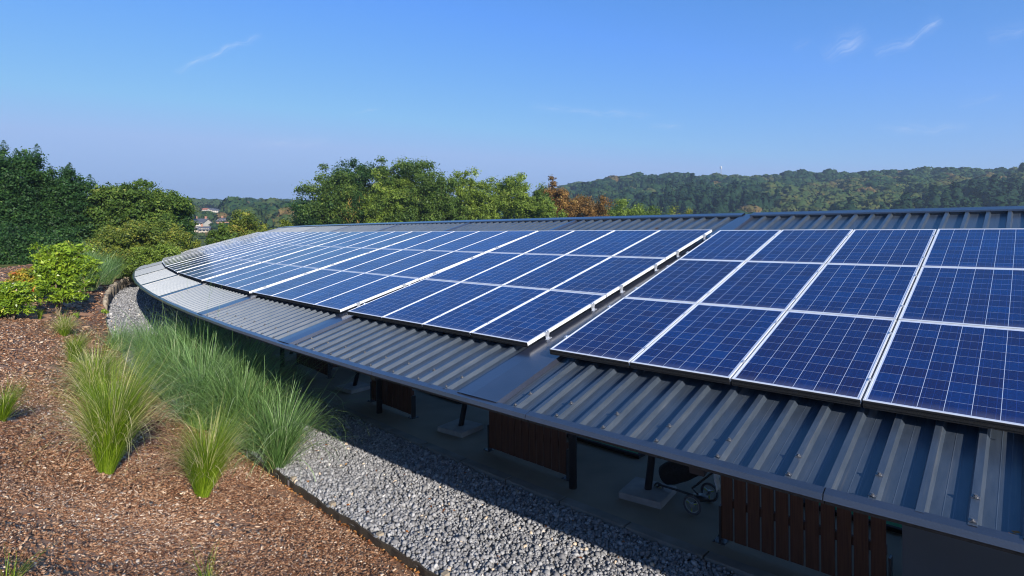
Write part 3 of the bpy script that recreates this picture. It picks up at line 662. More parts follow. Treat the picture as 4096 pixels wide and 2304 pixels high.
def stones(n, ta, tb, size, layer):
    x, y = polar_scatter(n, lambda t: 90.99+0*t, lambda t: r_edge(t)-.03, ta, tb)
    keep = (np.abs(x/y) < 1.05) & (y > 2); x, y = x[keep], y[keep]; n = len(x)
    s = size*rng.lognormal(0, .28, n); sh = rng.uniform(.55, 1.1, (n, 1, 3)); V = ICO[None]*(1+rng.uniform(-.28, .28, (n, 12, 1)))*sh*s[:, None, None]
    V = V @ np.transpose(rot_mats(n, .8), (0, 2, 1)); z = gz(y)-.055+rng.uniform(0, layer, n)+.012*fbm(x, y, 2.5, 3, 3.)
    V[:, :, 0] += x[:, None]; V[:, :, 1] += y[:, None]; V[:, :, 2] += z[:, None]
    F = ICF[None]+np.arange(n)[:, None, None]*12; t = np.clip(rng.beta(2.2, 2.6, n)*.95+(rng.uniform(0, 1, n) > .965)*.4, 0, 1)
    return V.reshape(-1, 3), F.reshape(-1, 3), np.repeat(t, 20)
parts = [stones(46000, -129.5, -139, .0235, .04), stones(12000, -139, -160, .034, .03)]
V = np.concatenate([p[0] for p in parts]); off = len(parts[0][0]); F = np.concatenate([parts[0][1], parts[1][1]+off]); T = np.concatenate([p[2] for p in parts])
tag(np_mesh('gravel', V, F, M['gravel'], k=3, attr=T), 'angular grey crushed stone filling the strip under the eave', 'gravel', kind='stuff')

def boxes(x, y, z, l, wd, h, tint, flat=.35, tilt_n=None):
    n = len(x); B = np.array([(-1, -1, -1), (1, -1, -1), (1, 1, -1), (-1, 1, -1), (-1, -1, 1), (1, -1, 1), (1, 1, 1), (-1, 1, 1)])*.5
    V = B[None]*np.stack([l, wd, h], -1)[:, None, :]; V = V*(1+rng.uniform(-.25, .25, V.shape)); V = V @ np.transpose(rot_mats(n, flat), (0, 2, 1))
    V += np.stack([x, y, z], -1)[:, None, :]; FF = np.array([(4, 5, 6, 7), (0, 1, 5, 4), (1, 2, 6, 5), (2, 3, 7, 6), (3, 0, 4, 7)])
    return V.reshape(-1, 3), (FF[None]+np.arange(n)[:, None, None]*8).reshape(-1, 4), np.repeat(tint, 5)
def chips(n, y0, y1, scale, d1):
    out = []
    t = rng.uniform(y0, y1, n); u = rng.uniform(-1.02, .1, n); x = u*t*1.0; y = t
    r = np.hypot(x-CX, y-CY); th = np.degrees(np.arctan2(y-CY, x-CX)); d = r-r_edge(th); k = (d > .03) & (d < d1); x, y = x[k], y[k]; n = len(x)
    sand = sand_f(x, y)
    keep = (sand < .44) | (rng.uniform(0, 1, n) < .14); x, y = x[keep], y[keep]; n = len(x)
    l = scale*np.minimum(rng.lognormal(0, .55, n), 3.0)*.0145; wd = l*rng.uniform(.18, .6, n); h = np.minimum(wd*.5, .006*scale)
    z = mulch_z(x, y)+rng.uniform(0, .012, n)*scale
    pale = fbm(x, y, .9, 3, 4.)*.12
    return boxes(x, y, z, l, wd, h, np.clip(rng.beta(1.6, 2.3, n)+pale, 0, 1))
parts = [chips(290000, 2.2, 5.5, 1, 5.5), chips(170000, 5.5, 10, 1.3, 5), chips(60000, 10, 18, 2.2, 4.5), chips(20000, 18, 30, 4, 4.4)]
off = 0; VV = []; FF = []; TT = []
for v, f, t in parts: VV.append(v); FF.append(f+off); TT.append(t); off += len(v)
tag(np_mesh('bark_mulch', np.concatenate(VV), np.concatenate(FF), M['chip'], attr=np.concatenate(TT)), 'loose red-brown bark chips and splinters covering the sloping bed', 'mulch', kind='stuff')

def leaf_quads(P, Nrm, size, aspect=.5, fold=0.0):
    """rhombic leaves at points P, facing roughly Nrm"""
    n = len(P); t = rng.normal(size=(n, 3)); t -= (t*Nrm).sum(1, keepdims=True)*Nrm; t /= np.linalg.norm(t, axis=1, keepdims=True)+1e-9
    b = np.cross(Nrm, t); s = size[:, None]
    V = np.stack([P-t*s*.5, P+b*s*aspect*.5-t*s*.05, P+t*s*.5, P-b*s*aspect*.5-t*s*.05], 1)
    return V.reshape(-1, 3), np.arange(n*4).reshape(-1, 4)
# orange leaves caught along the board and a few on the gravel
n = 420; td = rng.uniform(-137, -131.5, n); th = np.radians(td); off = np.abs(rng.normal(0, .05, n))+.02
r = r_edge(td)+off; g2 = rng.uniform(0, 1, n) < .2; r = np.where(g2, r_edge(td)-rng.uniform(.1, 2, n), r)
cl = fbm(td*6, td*0, 1, 2, 1.) > -.45; sel = cl | g2; r, th, g2 = r[sel], th[sel], g2[sel]; x = CX+r*np.cos(th); y = CY+r*np.sin(th); z = np.where(g2, gz(y)-.012, mulch_z(x, y)+.012+rng.uniform(0, .03, len(x)))
nn = rng.normal(size=(len(x), 3))*.6+np.array([0, 0, 1]); nn /= np.linalg.norm(nn, axis=1, keepdims=True)
V, F = leaf_quads(np.stack([x, y, z], -1), nn, rng.uniform(.03, .065, len(x)), .6)
tag(np_mesh('fallen_leaves', V, F, M['leaf_autumn'], attr=rng.uniform(0, 1, len(F))), 'small orange-brown fallen leaves gathered along the edging board', 'leaves', kind='stuff')
# a few dry leaves blown onto the roof
for px_, py_, k_, x_, y_, z_, lb in ((0, 0, 1, .55, 5.6, PAN+.012, 'orange dry leaf lying on the roof sheet just above the top panel row'), (0, 0, 0, 1.93, Y0+.05, PAN+.02, 'small brown dry leaf caught at the eave in the lower right corner')):
    c_ = bpt(k_, x_, y_, z_); V, F = leaf_quads(np.array([tuple(c_)]*2)+np.array([[0, 0, 0], [.02, .01, .008]]), np.array([[.2, .1, 1.], [-.3, .2, 1.]])/1.02, np.array([.07, .05]), .7)
    tag(np_mesh('dry_leaf', V, F, M['leaf_autumn'], attr=[.6, .4]), lb, 'leaf')
# larger pale rocks in the mulch
for (px, py, s, lb) in ((1355, 2083, .065, 'pale sandy rock lying beside the edging board'), (1118, 1915, .035, 'small pale rock at the foot of the tall grass near the edging board'),
                        (1130, 1475, .0, '')):
    if s == 0: continue
    p = ray_ground(px, py); V = ICO*(1+rng.uniform(-.3, .3, (12, 1)))*np.array([1.2, .9, .6])*s+np.array(p)+np.array([0, 0, s*.25])
    o = np_mesh('rock', V, ICF, simple('sandstone', (.46, .33, .2), .9, 0, .1, 20), k=3); tag(o, lb, 'rock')

# ------------------------------------------------------------------ grasses
def blades(n, h, spread, arch, width, seg, base_r, lean=(0, 0), droop=1., hv=.25, taper=True):
    """arching tapered ribbons growing from the origin; returns V, F, blade index, height fraction per face"""
    a = rng.uniform(0, 2*np.pi, n); br = base_r*np.sqrt(rng.uniform(0, 1, n)); L = h*rng.normal(1, hv, n).clip(.35, 1.5)
    out = a+rng.normal(0, .5, n); th0 = np.abs(rng.normal(0, spread, n))+.03; bend = np.abs(rng.normal(arch, arch*.45, n))
    s = np.linspace(0, 1, seg+1); ang = th0[:, None]+bend[:, None]*s[None]**1.7
    ds = L[:, None]/seg; hor = np.cumsum(np.sin(ang)*ds, 1)-np.sin(ang)*ds; ver = np.cumsum(np.cos(ang)*ds, 1)-np.cos(ang)*ds
    tw = rng.normal(0, .25, n)[:, None]*s[None]
    ox, oy = np.cos(out[:, None]+tw), np.sin(out[:, None]+tw)
    x = (br*np.cos(a))[:, None]+hor*ox+lean[0]*ver; y = (br*np.sin(a))[:, None]+hor*oy+lean[1]*ver; z = ver
    wd = width*(1-s**2.2*.92)*np.minimum(1, .45+s*3); px, py = -np.sin(out+rng.normal(0, .6, n)), np.cos(out+rng.normal(0, .6, n))
    Wd = wd[None]*rng.uniform(.6, 1.3, n)[:, None]*.5
    Lf = np.stack([x-px[:, None]*Wd, y-py[:, None]*Wd, z], -1); Rt = np.stack([x+px[:, None]*Wd, y+py[:, None]*Wd, z], -1)
    V = np.stack([Lf, Rt], 2).reshape(n, -1, 3); b = np.arange(n)[:, None]*(seg+1)*2+np.arange(seg)[None]*2
    F = np.stack([b, b+1, b+3, b+2], -1); idx = np.repeat(np.arange(n), seg); fr = np.tile((np.arange(seg)+.5)/seg, n)
    return V.reshape(-1, 3), F.reshape(-1, 4), idx, fr
def tall_grass(loc, h, n, label, lean=(.12, 0), arch=1.1, spread=.2, width=.006, base=.16, seg=8, group='tall blue-green grass clumps'):
    o = empty('tall_grass_clump', loc); tag(o, label, 'ornamental grass', group)
    n = int(n*.72); V, F, idx, fr = blades(n, h, spread, arch, width*1.2, seg, base, lean)
    per = rng.beta(1.5, 2.0, idx.max()+1); t = np.clip(per[idx]*.85+.1*fr-.04+(rng.uniform(0, 1, idx.max()+1) > .93)[idx]*.3, 0, 1)
    np_mesh('blades', V, F, M['misc'], o, attr=t)
    V, F, idx, fr = blades(n//4, h*1.18, spread*1.15, arch*1.35, width*1.3, 12, base, (lean[0]*1.5, lean[1]), hv=.18)          # long arching outer blades
    np_mesh('arching_blades', V, F, M['misc'], o, attr=np.clip(.5+rng.beta(2, 2, idx.max()+1)[idx]*.45, 0, 1))
    V, F, idx, fr = blades(max(20, n//4), h*.62, spread*.8, .5, width*1.3, 4, base*.9, lean)          # upright stems
    np_mesh('stems', V, F, M['misc'], o, attr=np.clip(rng.beta(2, 2, idx.max()+1)[idx]*.5+.35, 0, 1))
    V, F, idx, fr = blades(max(12, n//14), h*.7, spread*2.2, 1.6, width, 7, base*1.1, lean); np_mesh('dry_blades', V, F, M['feather'], o, attr=np.clip(.82+rng.uniform(0, .18, idx.max()+1)[idx], 0, 1))
    return o
def feather_grass(loc, h, n, label, lean=(.1, 0), spread=.3, plume=.3, base=.06, width=.0028):
    o = empty('feather_grass_clump', loc); tag(o, label, 'ornamental grass', 'small feather grass tufts in the mulch')
    V, F, idx, fr = blades(n, h, spread, 1.0, width, 7, base, lean, hv=.3)
    per = rng.beta(1.1, 1.5, idx.max()+1); t = np.clip(per[idx]*.74+.10*(1-fr)**4+.02, 0, .80)
    np_mesh('blades', V, F, M['feather'], o, attr=t)
    m = int(n*plume)
    if m > 15:
        V, F, idx, fr = blades(m, h*1.15, spread*1.2, 1.8, width*2.0, 9, base, lean, hv=.16)
        k = fr > .42; t = np.clip(.80+.2*rng.uniform(0, 1, idx.max()+1)[idx], 0, 1); V2 = V.reshape(-1, 20, 3)
        np_mesh('plumes', V, F[k], M['feather'], o, attr=t[k])
    return o
TG = [  # disp px, disp py of the foot, height, blades, label
 (693, 1192, 1.35, 800, 'tall green grass clump nearest the camera, foot touching the edging board', (.16, .0), .09),
 (640, 1150, 1.3, 500, 'tall green grass clump behind the lower yellow-green tuft', (.18, 0), .12),
 (585, 1108, 1.65, 1300, 'tall arching green grass clump in the middle of the big stand', (.22, 0), .2),
 (500, 1078, 1.7, 1400, 'tall green grass clump behind the largest pale feather tuft', (.16, 0), .22),
 (560, 1030, 1.7, 1400, 'tall green grass clump leaning far out over the shaded gravel', (.28, 0), .22),
 (445, 1010, 1.65, 1400, 'tall dense green grass clump in the heart of the big stand', (.16, 0), .24),
 (385, 965, 1.4, 1100, 'tall green grass clump on the mulch side of the big stand', (.1, 0), .24),
 (470, 955, 1.8, 1400, 'tall green grass clump at the back of the stand below the eave', (.22, 0), .24),
 (370, 905, 1.2, 800, 'tall green grass clump at the far left back of the big stand', (.12, 0), .24),
 (300, 880, .8, 450, 'thin green grass clump at the left rim of the big stand', (.08, 0), .2)]
for px, py, h, n, lb, ln, bs in TG:
    p = ray_ground(px*D2F, py*D2F); tall_grass(p, h, n, lb, ln, base=bs, arch=1.75, spread=.27, width=.0075, seg=10)
for th_, r_, h, n, lb in ((-148.3, 94.9, 1.15, 900, 'tall soft green grass clump right beside the leafy shrub'), (-150.6, 94.6, 1.15, 900, 'tall soft green grass clump behind the start of the log palisade'),
                       (-153.0, 94.6, 1.1, 900, 'tall soft green grass clump behind the middle of the log palisade'), (-155.4, 94.6, 1.1, 900, 'tall soft green grass clump nearest the roof end, behind the last logs'),
                       (-151.8, 95.7, 1.3, 800, 'tall soft green grass clump in the second row behind the palisade'), (-154.4, 95.7, 1.3, 800, 'tall soft green grass clump in the second row near the roof end')):
    p = polar(r_, R(th_)); p.z = float(mulch_z(p.x, p.y)); tall_grass(p, h*1.1, n, lb, (.1, 0), arch=.9, spread=.25, width=.012, base=.6, seg=7, group='tall grass beyond the shrub')
for px, py, h, n, lb, ln, sp, pl in ((268, 1192, 1.0, 3200, 'large yellow-green feather grass tuft with pale plumes, left of the other front tuft', (.06, .1), .17, .16),
                             (510, 1252, .80, 2000, 'yellow-green feather grass tuft with few plumes, lowest one in front', (.12, .05), .19, .12),
                             (232, 1010, .85, 1500, 'feather grass tuft directly behind the largest one, merging into the tall stand', (.1, 0), .3, .4),
                             (180, 912, .62, 900, 'dark green feather grass tuft leaning right, left of the tall stand', (.3, 0), .2, .1),
                             (162, 845, .55, 700, 'small straw-coloured feather grass tuft below the leafy shrub', (.05, 0), .38, .5),
                             (100, 803, .26, 160, 'tiny dark green grass tuft left of the shrub trunk', (.05, 0), .15, 0),
                             (4, 1062, .45, 600, 'green grass tuft cut by the left edge of the picture', (.25, 0), .28, .05),
                             (238, 728, .6, 400, 'bright green grass tuft at the foot of the far tall grass', (.05, 0), .25, 0),
                             (520, 1475, .28, 60, 'sparse thin green grass tuft at the bottom edge of the picture', (.1, 0), .55, 0),
                             (20, 1475, .2, 60, 'thin grass tuft in the bottom left corner', (.1, 0), .45, 0)):
    p = ray_ground(px*D2F, py*D2F); feather_grass(p, h, n, lb, ln, sp, pl, base=.035+.03*(n > 600), width=.0026 if p.y < 8 else .0045)

# ------------------------------------------------------------------ shrubs and trees
def unit(n):
    v = rng.normal(size=(n, 3)); return v/np.linalg.norm(v, axis=1, keepdims=True)
def clump_leaves(cent, rad, per, size, up=.35, flat=.8, jitter=.35, aspect=.55):
    """leaves on shells of small clumps: dense outside, thin inside"""
    k = len(cent); d = unit(k*per); rr = np.abs(rng.normal(.62, .3, k*per)); c = np.repeat(cent, per, 0); r_ = np.repeat(rad, per)
    P = c+d*rr[:, None]*r_[:, None]*np.array([1, 1, flat]); N = d*.6+unit(k*per)*.7+np.array([0, 0, up]); N /= np.linalg.norm(N, axis=1, keepdims=True)
    s = size*rng.lognormal(0, .3, k*per); V, F = leaf_quads(P, N, s, aspect)
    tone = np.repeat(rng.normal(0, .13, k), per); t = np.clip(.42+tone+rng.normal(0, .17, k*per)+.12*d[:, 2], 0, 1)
    return V, F, t
def crown_points(n, cw, cd, ch, shape=1.0, lump=.22, seed=0.):
    """clump centres through the volume of an uneven dome"""
    d = unit(n*2); d = d[d[:, 2] > -.75][:n]; n = len(d); az = np.arctan2(d[:, 1], d[:, 0])
    bump = 1+lump*np.sin(az*3+seed)*np.cos(d[:, 2]*4+seed*2)+lump*.7*np.sin(az*5-seed*3+d[:, 2]*6)
    rr = rng.uniform(.12, 1, n)**.5*bump/((np.abs(d)**3.2).sum(1)**(1/3.2))*.93
    return d*rr[:, None]*np.array([cw, cd, ch])*.97
def limbs(mb, top, cents, r0, n=8, start=.35):
    base = Vector((0, 0, 0)); top = Vector(top)
    trunk = [base, top*.35+Vector((random.uniform(-.1, .1), random.uniform(-.1, .1), 0)), top*.7+Vector((random.uniform(-.15, .15), random.uniform(-.15, .15), 0)), top]
    mb.tube(trunk, [r0*1.25, r0, r0*.7, r0*.25], 9)
    for i in range(n):
        c = Vector(cents[random.randrange(len(cents))]); s = trunk[1].lerp(trunk[3], random.uniform(0, .8)); m = s.lerp(c, .5)+Vector((random.uniform(-.3, .3), random.uniform(-.3, .3), .25))
        mb.tube([s, m, c], [r0*.42, r0*.25, r0*.07], 6, cap=False)
def tree(name, loc, h, cw, ch, leafmat, label, nclump=70, per=420, size=.16, cat='tree', group=None, seed=0., cd=None, crad=.2, trunk=.16, lump=.13, spires=0, nl=9, lichen=0, flat=.8, bare=0, low=.0):
    o = empty(name, loc); tag(o, label, cat, group); cd = cd or cw
    cz = h-ch; nclump = int(nclump*3.2); per = int(per*.40)
    P = crown_points(nclump, cw, cd, ch, lump=lump, seed=seed); P[:, 2] += cz; P = P[P[:, 2] > .25]
    if low:                                       # foliage down to the ground
        m = int(nclump*low); a = rng.uniform(0, 2*np.pi, m); rr = np.sqrt(rng.uniform(.2, 1, m)); Q = np.stack([np.cos(a)*rr*cw*.95, np.sin(a)*rr*cd*.95, rng.uniform(.2, cz, m)], -1); P = np.concatenate([P, Q])
    rad = rng.uniform(.7, 1.35, len(P))*crad*min(cw, ch)*1.15
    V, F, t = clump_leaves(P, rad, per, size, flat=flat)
    if spires:
        VV = [V]; FF = [F]; TT = [t]; off = len(V)
        tops = P[np.argsort(-P[:, 2]+rng.uniform(0, ch*.5, len(P)))][:spires]
        for tp in tops:
            L = rng.uniform(.35, .75)*ch*.3; m = 260; s = rng.uniform(0, 1, m); a = rng.uniform(0, 2*np.pi, m); rr = (1-s)*.42+.05
            Q = tp+np.stack([np.cos(a)*rr*rng.uniform(.1, 1, m), np.sin(a)*rr*rng.uniform(.1, 1, m), s*L+.1], -1); v, f = leaf_quads(Q, unit(m)*.6+np.array([0, 0, .4]), size*rng.uniform(.5, 1, m), .4)
            VV.append(v); FF.append(f+off); off += len(v); TT.append(np.clip(.5+rng.normal(0, .15, m), 0, 1))
        V, F, t = np.concatenate(VV), np.concatenate(FF), np.concatenate(TT)
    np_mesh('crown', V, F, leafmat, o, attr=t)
    mb = MB(); limbs(mb, (0, 0, cz+ch*.55), P, trunk, nl); mb.build('trunk', M['bark'], o, smooth=True)
    if lichen:
        mb = MB()
        for i in range(lichen):
            a = random.uniform(-2.6, -.5); b = Vector((math.cos(a)*cw*.55, math.sin(a)*cd*1.02, cz-ch*.5+random.uniform(0, ch*.6))); pts = [b]
            for q_ in range(5): pts.append(pts[-1]+Vector((random.uniform(-.5, .5), random.uniform(-.3, .15), random.uniform(.1, .75))))
            mb.tube(pts, [.05, .045, .04, .03, .02, .01], 5)
        mb.build('bare_branches', M['lichen'], o)
    return o
def T(name, pxd, topd, depth, wd_px, zb, leafmat, label, **kw):
    """tree by bearing (display px), top row, depth and crown half width in display px"""
    p = at(pxd*D2F, topd*D2F, depth); h = p.z-zb; cw = wd_px*D2F/FPX*depth
    ch = kw.pop('ch', .5)*h
    return tree(name, (p.x, p.y, zb), h, cw, ch, leafmat, label, **kw)
gl = 'trees along the left edge of the lawn'
T('ash_tree', 20, 375, 36, 105, -1.8, M['leaf_dark'], 'tall dark green feathery tree at the left edge, highest of the left group', nclump=130, per=420, size=.13, ch=.48, group=gl, seed=1, spires=9, low=.5, crad=.17)
T('ash_tree', 100, 440, 38, 55, -1.8, M['leaf_dark'], 'dark green tree between the highest left tree and the one with pointed shoots', nclump=70, per=400, size=.13, ch=.5, group=gl, seed=2, spires=5, low=.5, crad=.22)
T('ash_tree', 182, 432, 38, 68, -1.8, M['leaf_dark'], 'dark green tree with pointed upright shoots, left of the rounded broad tree', nclump=95, per=400, size=.13, ch=.5, group=gl, seed=3, spires=9, low=.5, crad=.2)
T('maple_tree', 350, 462, 40, 118, -1.9, M['leaf_mid'], 'broad rounded mid green tree beside the gap that shows the village', nclump=120, per=420, size=.16, ch=.45, group=gl, seed=4, crad=.17, low=.35, lump=.14)
T('maple_tree', 432, 520, 41, 42, -2.2, M['leaf_dark'], 'small dark tree skirting the right side of the broad rounded tree', nclump=50, per=350, size=.15, ch=.5, group=gl, seed=4.5, low=.5, crad=.25)
T('hedge_bush', 345, 560, 33.5, 112, -2.2, M['leaf_yellow'], 'wide yellow-green bush in front of the broad rounded tree', nclump=95, per=380, size=.11, ch=.55, cat='bush', group='bushes behind the roof end', seed=5, crad=.2, low=.5, trunk=.06)
T('hedge_bush', 400, 618, 31, 75, -2.4, M['leaf_light'], 'low bright green bush just left of the roof tip', nclump=50, per=350, size=.10, ch=.6, cat='bush', group='bushes behind the roof end', seed=6, crad=.25, low=.4, trunk=.05)
T('hedge_bush', 240, 620, 32, 55, -2.0, M['leaf_yellow'], 'low yellow-green bush behind the leafy shrub', nclump=40, per=320, size=.10, ch=.6, cat='bush', group='bushes behind the roof end', seed=6.5, crad=.25, low=.4, trunk=.05)
T('hedge_bush', 40, 560, 33, 70, -1.9, M['leaf_dark'], 'dark low bush filling the foot of the left trees', nclump=60, per=350, size=.12, ch=.6, cat='bush', group='bushes behind the roof end', seed=6.7, crad=.25, low=.5, trunk=.05)
T('hedge_bush', 140, 575, 33, 70, -1.9, M['leaf_dark'], 'dark low bush under the tree with pointed shoots', nclump=60, per=350, size=.12, ch=.6, cat='bush', group='bushes behind the roof end', seed=6.9, crad=.25, low=.5, trunk=.05)
gm = 'bushes between the roof end and the village'
T('hazel_bush', 562, 562, 44, 34, -4.5, M['leaf_mid'], 'dark green bush just beyond the roof edge below the village houses', nclump=60, per=340, size=.15, ch=.5, cat='bush', group=gm, seed=7, crad=.24, trunk=.07)
T('hazel_bush', 612, 532, 50, 52, -5, M['leaf_yellow'], 'yellow and brown speckled bush, tallest in the gap below the far hill', nclump=75, per=340, size=.16, ch=.5, cat='bush', group=gm, seed=8, crad=.22, trunk=.07)
T('hazel_bush', 665, 562, 47, 38, -5, M['leaf_yellow'], 'low yellow-brown bush right of the tallest speckled bush', nclump=50, per=320, size=.15, ch=.5, cat='bush', group=gm, seed=9, crad=.25, trunk=.07)
T('hazel_bush', 718, 545, 46, 26, -5, M['leaf_yellow'], 'bright yellow bush at the left foot of the big central trees', nclump=40, per=300, size=.14, ch=.5, cat='bush', group=gm, seed=10, crad=.26, trunk=.06)
T('hazel_bush', 485, 604, 40, 26, -4, M['leaf_yellow'], 'small yellow-green bush nearest the roof tip, under the houses', nclump=40, per=300, size=.13, ch=.5, cat='bush', group=gm, seed=10.5, crad=.26, trunk=.06)
gc = 'row of trees beyond the ridge'
T('oak_tree', 850, 428, 72, 100, -6, M['leaf_mid'], 'large dark green tree at the left end of the central group', nclump=100, per=513, size=0.205, ch=.44, group=gc, seed=11, crad=.17, spires=0, lichen=0, low=.3)
T('oak_tree', 905, 396, 74, 84, -6, M['leaf_dark'], 'tall green tree with yellow lichened bare branches showing in it', nclump=95, per=513, size=0.197, ch=.46, group=gc, seed=12, crad=.18, lichen=26, low=.3)
T('oak_tree', 790, 500, 70, 72, -6, M['leaf_dark'], 'low dark green tree spreading from the left foot of the central group', nclump=60, per=472, size=0.197, ch=.5, group=gc, seed=12.5, crad=.22, low=.3)
T('oak_tree', 1035, 391, 73, 98, -6, M['leaf_mid'], 'tallest green tree with a flat rounded top in the central group', nclump=105, per=526, size=0.205, ch=.46, group=gc, seed=13, crad=.17, low=.3)
T('oak_tree', 975, 440, 71, 72, -6, M['leaf_light'], 'lighter green tree between the two tallest central trees', nclump=75, per=486, size=0.197, ch=.5, group=gc, seed=14, crad=.19, low=.3)
T('oak_tree', 1110, 432, 71, 66, -6, M['leaf_mid'], 'green tree on the right shoulder of the tallest central tree', nclump=70, per=486, size=0.197, ch=.5, group=gc, seed=15, crad=.2, low=.3)
T('lime_tree', 1188, 432, 75, 72, -6, M['leaf_light'], 'light green tree with a browning top, right of the tall central trees', nclump=80, per=513, size=0.205, ch=.5, group=gc, seed=16, crad=.18, low=.3)
T('lime_tree', 1285, 433, 78, 78, -6, M['leaf_light'], 'round light green tree standing free in the middle of the row', nclump=85, per=513, size=0.213, ch=.5, group=gc, seed=17, crad=.17, low=.3)
T('lime_tree', 1345, 462, 79, 46, -6, M['leaf_mid'], 'narrow green tree between the round light tree and the tall brown one', nclump=55, per=486, size=0.205, ch=.5, group=gc, seed=18, crad=.24, low=.3)
T('lime_tree', 1372, 500, 74, 48, -6, M['leaf_light'], 'low pale green tree in front of the tall brown tree', nclump=50, per=459, size=0.197, ch=.5, group=gc, seed=19, crad=.24, low=.3)
T('chestnut_tree', 1392, 452, 84, 58, -6, M['leaf_brown'], 'tall brown autumn tree, the highest brown crown', nclump=70, per=513, size=0.213, ch=.5, group=gc, seed=20, crad=.2, low=.3)
T('chestnut_tree', 1475, 490, 86, 74, -6, M['leaf_brown'], 'wide orange-brown autumn tree, lower of the two brown crowns', nclump=80, per=513, size=0.213, ch=.5, group=gc, seed=21, crad=.18, low=.3)
T('lime_tree', 1560, 500, 92, 65, -6, M['leaf_light'], 'rounded light green tree right of the orange-brown tree', nclump=65, per=486, size=0.221, ch=.5, group=gc, seed=22, crad=.2, low=.3)
T('lime_tree', 1618, 519, 100, 46, -6, M['leaf_mid'], 'small dull green tree, third from the right end of the row', nclump=40, per=405, size=0.230, ch=.5, group=gc, seed=23, crad=.25)
T('lime_tree', 1658, 522, 104, 42, -6, M['leaf_yellow'], 'small olive tree, second from the right end of the row', nclump=34, per=405, size=0.230, ch=.5, group=gc, seed=24, crad=.25)
T('lime_tree', 1704, 520, 108, 44, -6, M['leaf_yellow'], 'small yellow-green tree at the right end of the row', nclump=40, per=405, size=0.230, ch=.5, group=gc, seed=25, crad=.25)

def shrub(loc, h, wd, leafmat, label, name='leafy_shrub', nst=14, per=70, size=.085, flowers=0, group=None, cl=90, bottom=.3):
    o = empty(name, loc); tag(o, label, 'shrub', group); mb = MB(); cents = []
    for i in range(nst):
        a = random.uniform(0, 2*math.pi); tip = Vector((math.cos(a)*wd*random.uniform(.2, 1), math.sin(a)*wd*random.uniform(.2, 1), h*random.uniform(.45, 1))); m = tip*.45+Vector((random.uniform(-.06, .06), random.uniform(-.06, .06), h*.08))
        mb.tube([(random.uniform(-.03, .03), random.uniform(-.03, .03), -.05), m, tip], [.016, .01, .003], 6, cap=False)
        for q_ in range(cl//nst):
            f = random.uniform(bottom, 1); b = m.lerp(tip, f); e = b+Vector((random.gauss(0, .13), random.gauss(0, .13), random.uniform(-.02, .2)))*wd*1.3; mb.tube([b, e], [.004, .002], 4, cap=False); cents.append(e)
    mb.build('stems', M['twig'], o, smooth=True); cents = np.array([tuple(c) for c in cents])
    m_ = len(cents); az = rng.uniform(0, 2*np.pi, m_); rr = np.sqrt(rng.uniform(.1, 1, m_)); zz = rng.uniform(.2, .95, m_)
    fill = np.stack([np.cos(az)*rr*wd*.8, np.sin(az)*rr*wd*.8, zz*h], -1)*np.stack([1-.5*zz**3]*2+[np.ones(m_)], -1); cents = np.concatenate([cents, fill])
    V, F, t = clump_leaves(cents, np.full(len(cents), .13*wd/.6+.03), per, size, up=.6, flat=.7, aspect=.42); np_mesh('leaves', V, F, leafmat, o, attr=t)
    if flowers:
        k = rng.integers(0, len(cents), flowers); P = np.repeat(cents[k]+rng.normal(0, .05, (flowers, 3)), 7, 0)+rng.normal(0, .02, (flowers*7, 3)); V, F = leaf_quads(P, unit(len(P)), np.full(len(P), .05), .8)
        np_mesh('flowers', V, F, M['flower'], o, attr=np.repeat(rng.uniform(0, 1, flowers), 7))
    return o
p = ray_ground(147*D2F, 792*D2F); k = p.y*D2F/FPX
shrub(p, 185*k, 62*k, M['leaf_shrub'], 'leafy bright green shrub with pale forked stems, tallest on the mulch crest', nst=20, cl=150, per=60, size=.10)
p = ray_ground(30*D2F, 805*D2F); k = p.y*D2F/FPX
shrub(p, 95*k, 52*k, M['leaf_shrub'], 'low spreading shrub with a few red and white flowers at the left edge', nst=16, cl=100, per=50, size=.085, flowers=16)
p = at(205*D2F, 720*D2F, 24); p.z = float(mulch_z(p.x, p.y)); k = 24*D2F/FPX
shrub(p, 95*k, 40*k, M['leaf_shrub'], 'green shrub right behind the tallest leafy shrub', nst=10, cl=60, per=60, size=.13)
M['leaf_orange'] = foliage('yellowing_orange_leaves', ((0, (.12, .16, .02)), (.4, (.38, .36, .035)), (.7, (.60, .38, .05)), (1, (.62, .14, .04))), .4, .35, .4)
p = at(72*D2F, 735*D2F, 20); p.z = float(mulch_z(p.x, p.y)); k = 20*D2F/FPX
shrub(p, 82*k, 52*k, M['leaf_orange'], 'yellow and orange low shrub behind the flowering shrub', nst=10, cl=60, per=60, size=.09)
for px, py, lb in ((215, 760, 'tiny green weed right of the shrub trunk'), (263, 790, 'small light green weed against the edging by the gravel corner'), (190, 800, 'tiny weed in the mulch below the shrub')):
    p = ray_ground(px*D2F, py*D2F); shrub(p, .16, .12, M['leaf_shrub'], lb, 'weed', 4, 16, .05, cl=10)

